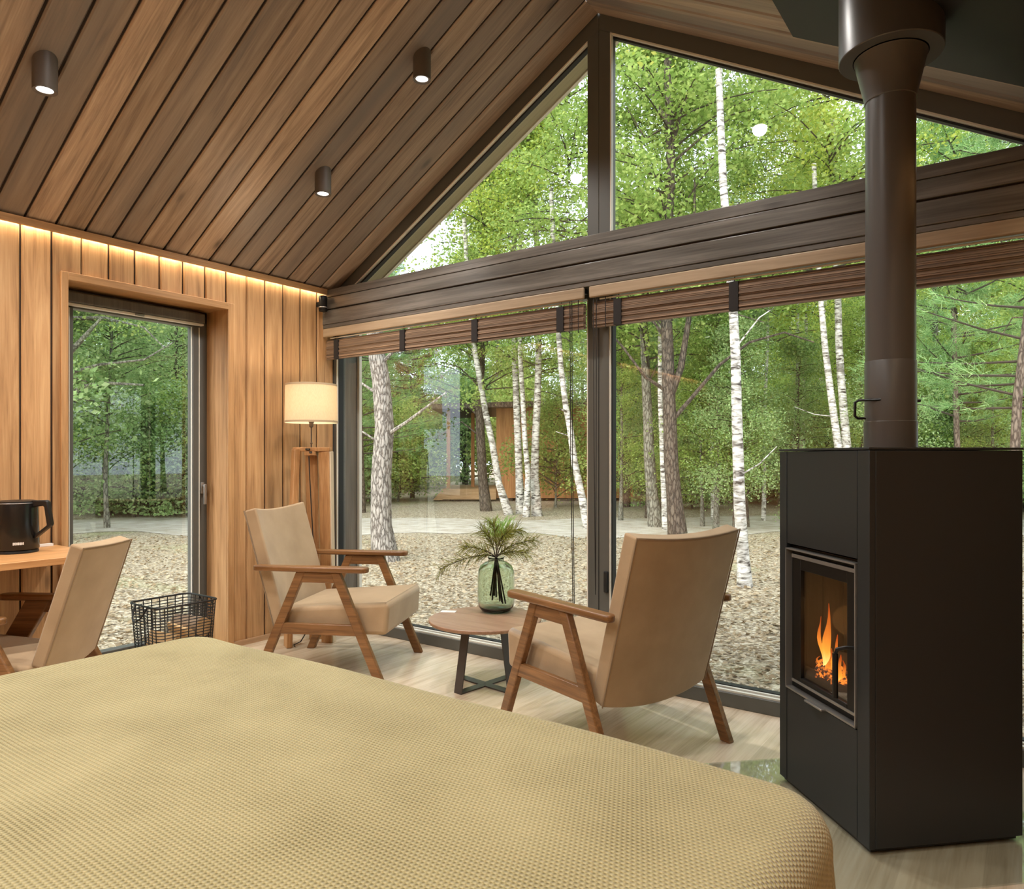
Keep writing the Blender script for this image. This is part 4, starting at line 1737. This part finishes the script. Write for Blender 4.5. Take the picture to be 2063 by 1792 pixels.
def key_trunk(base, path, d, wpx, bark, twigs=(), name='trunk'):
    """path: (u, v) points up the stem at depth d; wpx: stem width in pixels at bottom and top"""
    mb = MB()
    k = d / FOC
    pts = [at(u, v, d) - base for u, v in path]
    n = len(pts)
    rs = [(wpx[0] + (wpx[1] - wpx[0]) * i / (n - 1)) * k / 2 for i in range(n)]
    rs[0] *= 1.3
    pts[0] = Vector((pts[0].x, pts[0].y, -.05))
    # refine
    P2, R2 = [], []
    for i in range(n - 1):
        for j in range(4):
            t = j / 4
            P2.append(pts[i].lerp(pts[i + 1], t))
            R2.append(rs[i] + (rs[i + 1] - rs[i]) * t)
    P2.append(pts[-1])
    R2.append(rs[-1])
    mb.tube(P2, R2, 12, cap=False)
    rr = random.Random(int(path[0][0]))
    for tw_ in twigs:
        dy = rr.uniform(-.6, .6)
        q = []
        for m_, (u, v) in enumerate(tw_[:-1]):
            q.append(at(u, v, d + dy * m_ / max(1, len(tw_) - 2)) - base)
        Q2 = []
        for i in range(len(q) - 1):
            for j in range(3):
                Q2.append(q[i].lerp(q[i + 1], j / 3))
        Q2.append(q[-1])
        w = tw_[-1]
        mb.tube(Q2, [w * k / 2 * (1 - .8 * i / len(Q2)) for i in range(len(Q2))], 6, cap=False)
    o = mb.build(name, bark, smooth=True)
    return o


def keytree(i, path, vbase, wpx, bark, label, twigs=(), scale=1.0, rot=0.0, dz=0.0, dfix=None, shift=(0, 0)):
    d = dfix or 1.45 * FOC / (vbase - HOR)
    base = on_ground(path[0][0], d)
    tr = key_trunk(base, path, d, wpx, bark, twigs)
    top = at(path[-1][0], path[-1][1], d) - base
    lv = Vector((top.x * .5 + shift[0], top.y * .5 + shift[1], dz))
    return plant(i, base, scale, rot, label, trunk=tr, leaves=lv)


keytree(0, [(778, 1130), (768, 1060), (768, 960), (775, 860), (768, 770), (757, 700), (748, 560), (735, 380)], 1130, (46, 30), M['pinebark'],
        'thick pale trunk with cracked bark standing nearest the left lower window', [[(775, 880), (820, 850), (900, 790), 9], [(762, 740), (810, 690), (850, 610), 8], [(770, 800), (725, 770), (690, 720), 7], [(776, 900), (730, 870), (700, 868), 5]], scale=1.0, rot=.4, dz=1.8)
keytree(2, [(980, 1030), (972, 960), (968, 880), (966, 800), (970, 700), (972, 560), (975, 400)], 1030, (20, 14), M['darkbark'],
        'dark straight trunk in front of the wooden deck', [[(968, 880), (930, 850), (900, 860), 4], [(966, 840), (920, 800), (880, 790), 4], [(967, 780), (925, 740), (890, 730), 4]], scale=1.0, rot=1.0, dz=1.5)
keytree(1, [(1027, 1038), (1005, 975), (993, 900), (978, 830), (966, 760), (955, 700), (945, 600), (935, 440)], 1038, (15, 9), M['birch'],
        'white birch leaning left beside the wooden deck', scale=.95, rot=2.0, dz=1.2)
keytree(0, [(1049, 1036), (1046, 960), (1043, 880), (1040, 800), (1037, 720), (1035, 560), (1036, 400)], 1036, (16, 10), M['birch'],
        'birch with rough grey foot, leftmost stem of the close clump', scale=.9, rot=3.0, dz=1.2)
keytree(1, [(1060, 1042), (1064, 960), (1057, 880), (1053, 800), (1048, 720), (1046, 560), (1050, 400)], 1042, (12, 8), M['birch'],
        'slim white birch in the middle of the close clump', scale=.9, rot=.7, dz=1.6)
keytree(0, [(1082, 1040), (1077, 960), (1079, 880), (1083, 800), (1085, 720), (1084, 560), (1078, 400)], 1040, (18, 10), M['birch'],
        'stout birch, rightmost stem of the close clump', scale=.95, rot=4.0, dz=1.2)
keytree(0, [(1186, 1066), (1172, 1000), (1157, 930), (1148, 860), (1140, 820), (1130, 740), (1118, 560), (1110, 380)], 1066, (16, 9), M['birch'],
        'crooked birch just left of the dark centre post', [[(1143, 830), (1128, 824), 6], [(1150, 880), (1120, 870), 3]], scale=.9, rot=5.0, dz=1.6)
keytree(3, [(1262, 1022), (1263, 960), (1258, 900), (1254, 820), (1250, 700), (1246, 520)], 1022, (13, 8), M['darkbark'],
        'thin dark trunk just right of the centre post', scale=1.0, rot=1.4, dz=1.0)
keytree(2, [(1322, 1062), (1314, 1000), (1308, 920), (1306, 860), (1302, 780), (1296, 640), (1290, 450)], 1062, (26, 14), M['greybark'],
        'grey green trunk left of the dark forked tree', scale=1.0, rot=2.6, dz=2.0)
keytree(0, [(1342, 1068), (1338, 1000), (1334, 900), (1330, 800), (1330, 650), (1334, 450)], 1068, (13, 8), M['birch'],
        'slim pale birch pressed between the grey and the dark trunks', scale=.9, rot=.2, dz=2.4)
keytree(2, [(1366, 1082), (1358, 1000), (1352, 930), (1350, 860), (1347, 780), (1345, 700), (1340, 600), (1345, 480), (1352, 330), (1348, 220), (1345, 120)], 1082, (32, 15), M['darkbark'],
        'big dark forked tree in the middle of the right lower window', [[(1350, 800), (1372, 740), (1385, 660), (1395, 590), (1398, 470), (1400, 360), 16], [(1352, 850), (1395, 800), (1450, 735), (1510, 690), (1580, 670), (1640, 690), 10],
         [(1346, 690), (1318, 650), (1270, 620), (1215, 610), 8], [(1346, 790), (1300, 760), (1255, 700), (1220, 660), 8], [(1350, 260), (1320, 200), (1290, 120), 9], [(1348, 320), (1372, 230), (1395, 170), 8], [(1352, 330), (1410, 280), (1470, 240), 6], [(1350, 250), (1300, 280), (1262, 215), 6], [(1352, 640), (1440, 620), (1540, 650), 5]], scale=1.05, rot=1.1, dz=2.6)
keytree(1, [(1501, 1183), (1497, 1120), (1490, 1020), (1487, 920), (1484, 820), (1482, 720), (1478, 640), (1466, 480), (1457, 370), (1452, 250), (1448, 140)], 1183, (26, 13), M['birch'],
        'tall white birch standing nearest the right lower window, left of the stove', [[(1488, 960), (1530, 935), (1565, 900), 4], [(1483, 700), (1530, 640), (1560, 620), 4]], scale=.85, rot=2.2, dz=3.2)
keytree(0, [(1702, 985), (1693, 930), (1683, 860), (1672, 780), (1662, 700), (1655, 620), (1645, 480), (1640, 330)], 1085, (17, 9), M['birch'],
        'white birch leaning left behind the stove, beside the flue pipe', [[(1680, 840), (1640, 835), (1600, 820), 3]], scale=.95, rot=3.3, dz=2.2)
keytree(1, [(1716, 1000), (1706, 900), (1700, 830), (1694, 760), (1690, 690), (1688, 600), (1680, 420), (1678, 240)], 1072, (18, 11), M['birch'],
        'grey speckled birch close to the left edge of the flue pipe', scale=.95, rot=4.4, dz=2.0)
keytree(0, [(1538, 1050), (1540, 960), (1540, 850), (1546, 700), (1548, 560)], 1050, (8, 5), M['birch'],
        'very thin pale birch stem right of the tall white birch', scale=.8, rot=5.2, dz=1.6)
keytree(1, [(1598, 1040), (1600, 900), (1606, 780), (1608, 690), (1606, 560)], 1040, (8, 5), M['birch'],
        'very thin white birch stem above the left side of the stove', scale=.85, rot=.9, dz=1.6)
keytree(0, [(1438, 1048), (1436, 960), (1434, 860), (1440, 740), (1442, 600)], 1048, (9, 6), M['birch'],
        'slender grey birch behind the back of the right armchair', scale=.85, rot=1.9, dz=1.6)
keytree(3, [(216, 1064), (214, 1020), (212, 960), (213, 930), (216, 860), (222, 760), (226, 640)], 1064, (10, 5), M['greybark'],
        'young thin tree outside the tall left window', [[(213, 960), (200, 940), 4]], scale=.75, rot=.5, dz=1.4)
keytree(2, [(120, 1090), (118, 960), (116, 840), (110, 700), (100, 560)], 1090, (30, 20), M['greybark'],
        'thick branching tree at the left edge of the tall left window', [[(116, 820), (165, 780), (215, 772), (290, 776), 14], [(112, 740), (160, 690), (205, 640), 15], [(112, 760), (200, 735), (290, 725), (350, 690), 8], [(105, 640), (210, 640), (290, 660), (330, 700), 7]], scale=.8, rot=2.9, dz=2.6)
keytree(5, [(810, 990), (809, 930), (808, 870), (806, 780)], 990, (7, 5), M['brownbark'], 'thin brown pine stem far behind the lamp reflection', scale=1.1, rot=.3, dz=.8)
keytree(5, [(831, 1004), (830, 940), (830, 860), (828, 760)], 1004, (8, 5), M['brownbark'], 'thin dark pine stem with needles coloured like the wall reflection, left of the deck', scale=1.1, rot=1.6, dz=.8)
keytree(4, [(690, 1012), (692, 900), (694, 760), (696, 560)], 1012, (16, 10), M['brownbark'], 'brown pine seen at the left edge of the left lower window', scale=.95, rot=.6, dz=1.2)
keytree(4, [(2045, 1150), (2040, 1000), (2050, 800), (2075, 600), (2090, 380)], 1150, (20, 14), M['brownbark'],
        'blue green pine with hanging branches right of the flue pipe', [[(2066, 640), (2040, 640), (2010, 690), 4]], scale=.82, rot=4.0, dz=.7)
keytree(4, [(1935, 1080), (1930, 950), (1925, 800), (1920, 600)], 1080, (13, 9), M['brownbark'], 'pine behind the right edge of the flue pipe', scale=.9, rot=2.4, dz=.6)

# the woods behind, each tree a thing
placed = []
def free(u, d, gap):
    for (a, b_) in placed:
        if abs(b_ - d) < gap * 1.0 and abs(a - u) * d / FOC < gap:
            return False
    if 780 < u < 1290 and d < 31:
        return False
    return True


WOODS = 'trees of the dense wood beyond the clearing'
LAB = {'birch': 'tall leafy birch in the dense wood beyond the clearing', 'broad': 'bushy green tree in the dense wood beyond the clearing', 'pine': 'blue green pine in the dense wood beyond the clearing'}
r2 = random.Random(17)
cnt = 0
tries = 0
while cnt < 120 and tries < 9000:
    tries += 1
    t = cnt / 120
    d = 17.5 + 27 * r2.random() ** 1.15
    u = r2.uniform(-650, 2750)
    if not free(u, d, 2.1):
        continue
    placed.append((u, d))
    i = r2.choice([0, 1, 2, 2, 3, 3, 4]) if u > 900 else r2.choice([0, 2, 3, 3, 4, 4])
    sc = r2.uniform(.85, 1.2) * (1.15 if d > 28 else 1)
    plant(i, on_ground(u, d), sc, r2.uniform(0, 6.28), LAB[SRC[i][0]], WOODS)
    cnt += 1
for k in range(44):
    if k < 20:
        a, dd_ = R_(168 + 52 * (k + r2.random()) / 20), r2.uniform(13, 26)
    else:
        a, dd_ = R_(12 + 64 * (k - 20 + r2.random()) / 24), r2.uniform(15, 30)
    plant(r2.choice([0, 2, 3, 3, 4]), Vector((2 + dd_ * math.cos(a), dd_ * math.sin(a), -.3)), r2.uniform(.9, 1.2), r2.uniform(0, 6.28),
          'leafy tree of the wood to the side of the house', 'trees to the side of the house')
# undergrowth in front of and between them
BUSHES = 'bushes along the edge of the wood'
for k in range(46):
    d = r2.uniform(18.5, 33)
    u = r2.uniform(-500, 2600)
    if 850 < u < 1290 and d < 32:
        continue
    i = r2.choice([6, 7])
    plant(i, on_ground(u, d), r2.uniform(.8, 1.4), r2.uniform(0, 6.28), 'low green bush at the edge of the dense wood', BUSHES)
for k in range(34):
    d = r2.uniform(13.8, 19)
    u = r2.uniform(1235, 2250) if k < 26 else r2.uniform(-250, 420)
    if 1330 < u < 1390 and d < 15:
        continue
    plant(r2.choice([2, 3, 3, 6, 7]), on_ground(u, d), r2.uniform(.38, .62), r2.uniform(0, 6.28), 'leafy sapling of the undergrowth between the birch stems', 'saplings among the birches')
for k in range(64):
    d = r2.uniform(31, 48)
    u = -500 + 3100 * (k + r2.random()) / 64
    plant(r2.choice([6, 7]), on_ground(u, d), r2.uniform(1.7, 2.6), r2.uniform(0, 6.28), 'tall thicket shrub far back under the trees of the wood', 'thicket far back in the wood')
for k, u in enumerate(list(range(90, 440, 26)) + list(range(700, 880, 36)) + list(range(1240, 2250, 42))):
    d = (17.6 if u < 600 else 23.5 if u < 1000 else 20.0) + (2.0 if u < 600 else 4.5) * r2.random()
    if 830 < u < 1290:
        d += 9
    plant(r2.choice([6, 7]), on_ground(u + r2.uniform(-14, 14), d), r2.uniform(.9, 1.35), r2.uniform(0, 6.28), 'round bush of the hedge like row where the clearing ends', 'bushes where the clearing ends')
for (u, d, s, i, lab) in ((190, 30, 1.3, 6, 'low bush behind the young tree outside the left window'), (300, 30, 1.5, 7, 'wide pale green bush in the middle of the tall left window'), (365, 26, 1.2, 6, 'dark green bush at the right edge of the tall left window'),
                          (1120, 21, 1.15, 7, 'green bush growing against the neighbouring cabin wall'), (1290, 30, 1.2, 6, 'bush right of the centre post at the edge of the track'), (1560, 26, 1.4, 6, 'bush in front of the dark thicket left of the stove'),
                          (760, 30, 1.1, 6, 'bush behind the thick pale trunk')):
    plant(i, on_ground(u, d), s, r2.uniform(0, 6.28), lab)
bq = MB()
r0 = random.Random(8)
bq.lathe([(.0001, -.1), (.55, -.05), (.62, .15), (.5, .38), (.25, .5), (.0001, .52)], 12, cap=False)
bo_ = bq.build('boulder', M['stone'], smooth=True, loc=on_ground(340, 26))
bo_.scale = (1.1, 1.4, 1)
tag(bo_, 'pale grey boulder among bushes outside the tall left window', 'boulder')
# grass tuft by the track
gt = MB()
for i in range(90):
    a = r0.uniform(0, 6.28)
    l = r0.uniform(.25, .6)
    x, y = r0.gauss(0, .1), r0.gauss(0, .1)
    dx, dy = math.cos(a) * l * .7, math.sin(a) * l * .7
    w = .008
    gt.add([(x - w, y, 0), (x + w, y, 0), (x + dx * .5 + w * .7, y + dy * .5, l * .6), (x + dx * .5 - w * .7, y + dy * .5, l * .6), (x + dx, y + dy, l * .75)], [(0, 1, 2, 3), (3, 2, 4)])
go_ = gt.build('grass_tuft', M['grass'], loc=on_ground(1005, 13.2))
tag(go_, 'tuft of grass by the sandy track behind the vase', 'grass')

# neighbouring cabin with its deck
cb = thing('cabin', 'neighbouring wooden cabin with a raised deck behind the birches', 'cabin', on_ground(1000, 24.0), YAW)
q = MB()
q.box(.0, 4.6, 0, 4.5, .10, 3.2)
q.build('wall', M['cabin'], cb)
q = MB()
q.prism([(-2.1, 3.05), (5.0, 3.25), (5.0, 3.42), (-2.1, 3.22)], -.6, 4.9, 'y')
q.build('roof', M['darkbark'], cb)
q = MB()
q.box(-1.78, -.001, -.3, 3.2, .07, .42)
q.build('deck', M['deck'], cb)
q = MB()
q.prism([(-2.1, .05), (-1.782, .05), (-1.782, .40)], -.3, 1.6, 'y')
q.build('ramp', M['deck'], cb)
for x, y in ((-1.66, -.15), (-.95, 1.4)):
    q = MB()
    q.box(x, x + .12, y, y + .12, .421, 3.05)
    q.build('post', M['cabin'], cb)
for i in range(7):
    q = MB()
    q.box(-1.6 + i * 1.0, -1.45 + i * 1.0, .1, .25, 0, .099 if i > 1 else .069)
    q.build('foot', M['darkbark'], cb)

# ------------------------------------------------------------------ light
def area(name, loc, rot, sx, sy, energy, color, parent=None):
    l = bpy.data.lights.new(name, 'AREA')
    l.shape = 'RECTANGLE'
    l.size, l.size_y = sx, sy
    l.energy = energy
    l.color = color
    o = bpy.data.objects.new(name, l)
    C.objects.link(o)
    o.location = loc
    o.rotation_euler = rot
    return o


# LED line in the cove along both walls
for nm, x in (('trim_3', .014), ('trim_4', W_ROOM - .014)):
    q = MB()
    q.box(x - .006, x + .006, Y_BACK + .05, .0, 2.2795, 2.2835)
    struct(q.build(nm, emission('led line ' + nm, (1, .86, .62, 1), 2.5)), 'hidden light strip in the cove above the wall boards')
    area('led_strip_light', (x, Y_BACK / 2, 2.278), (0, 0, 0), .012, -Y_BACK - .1, 13, (1, .86, .62))

world = bpy.data.worlds.new('overcast')
bpy.context.scene.world = world
world.use_nodes = True
bg = world.node_tree.nodes['Background']
bg.inputs['Color'].default_value = (.79, .87, 1.0, 1)
bg.inputs['Strength'].default_value = 2.7
sl = bpy.data.lights.new('sun', 'SUN')
sl.energy = 7.0
sl.angle = R_(70)
sl.color = (1, .97, .9)
so = bpy.data.objects.new('sun', sl)
C.objects.link(so)
so.rotation_euler = Vector((.08, .84, -.48)).to_track_quat('-Z', 'Y').to_euler()

# ------------------------------------------------------------------ camera
cd = bpy.data.cameras.new('camera')
cam = bpy.data.objects.new('camera', cd)
C.objects.link(cam)
cam.location = CAM
cam.rotation_euler = (PI / 2, 0, YAW)
cd.sensor_fit = 'HORIZONTAL'
cd.sensor_width = 36
cd.lens = FOC / 2063 * 36
cd.shift_x = (1031.5 - PPX) / 2063
cd.shift_y = (HOR - 896) / 2063
cd.clip_start = .02
cd.clip_end = 300
sc = bpy.context.scene
sc.camera = cam
sc.view_settings.view_transform = 'Standard'
sc.view_settings.look = 'None'
sc.view_settings.gamma = 1
sc.view_settings.exposure = 0
sc.view_settings.use_curve_mapping = False
cy = sc.cycles
cy.max_bounces = 6
cy.diffuse_bounces = 4
cy.glossy_bounces = 3
cy.transmission_bounces = 8
cy.transparent_max_bounces = 12
cy.caustics_reflective = False
cy.caustics_refractive = False
cy.sample_clamp_indirect = 6
cy.use_denoising = True
cy.use_light_tree = False
cy.use_adaptive_sampling = True
cy.adaptive_threshold = .06
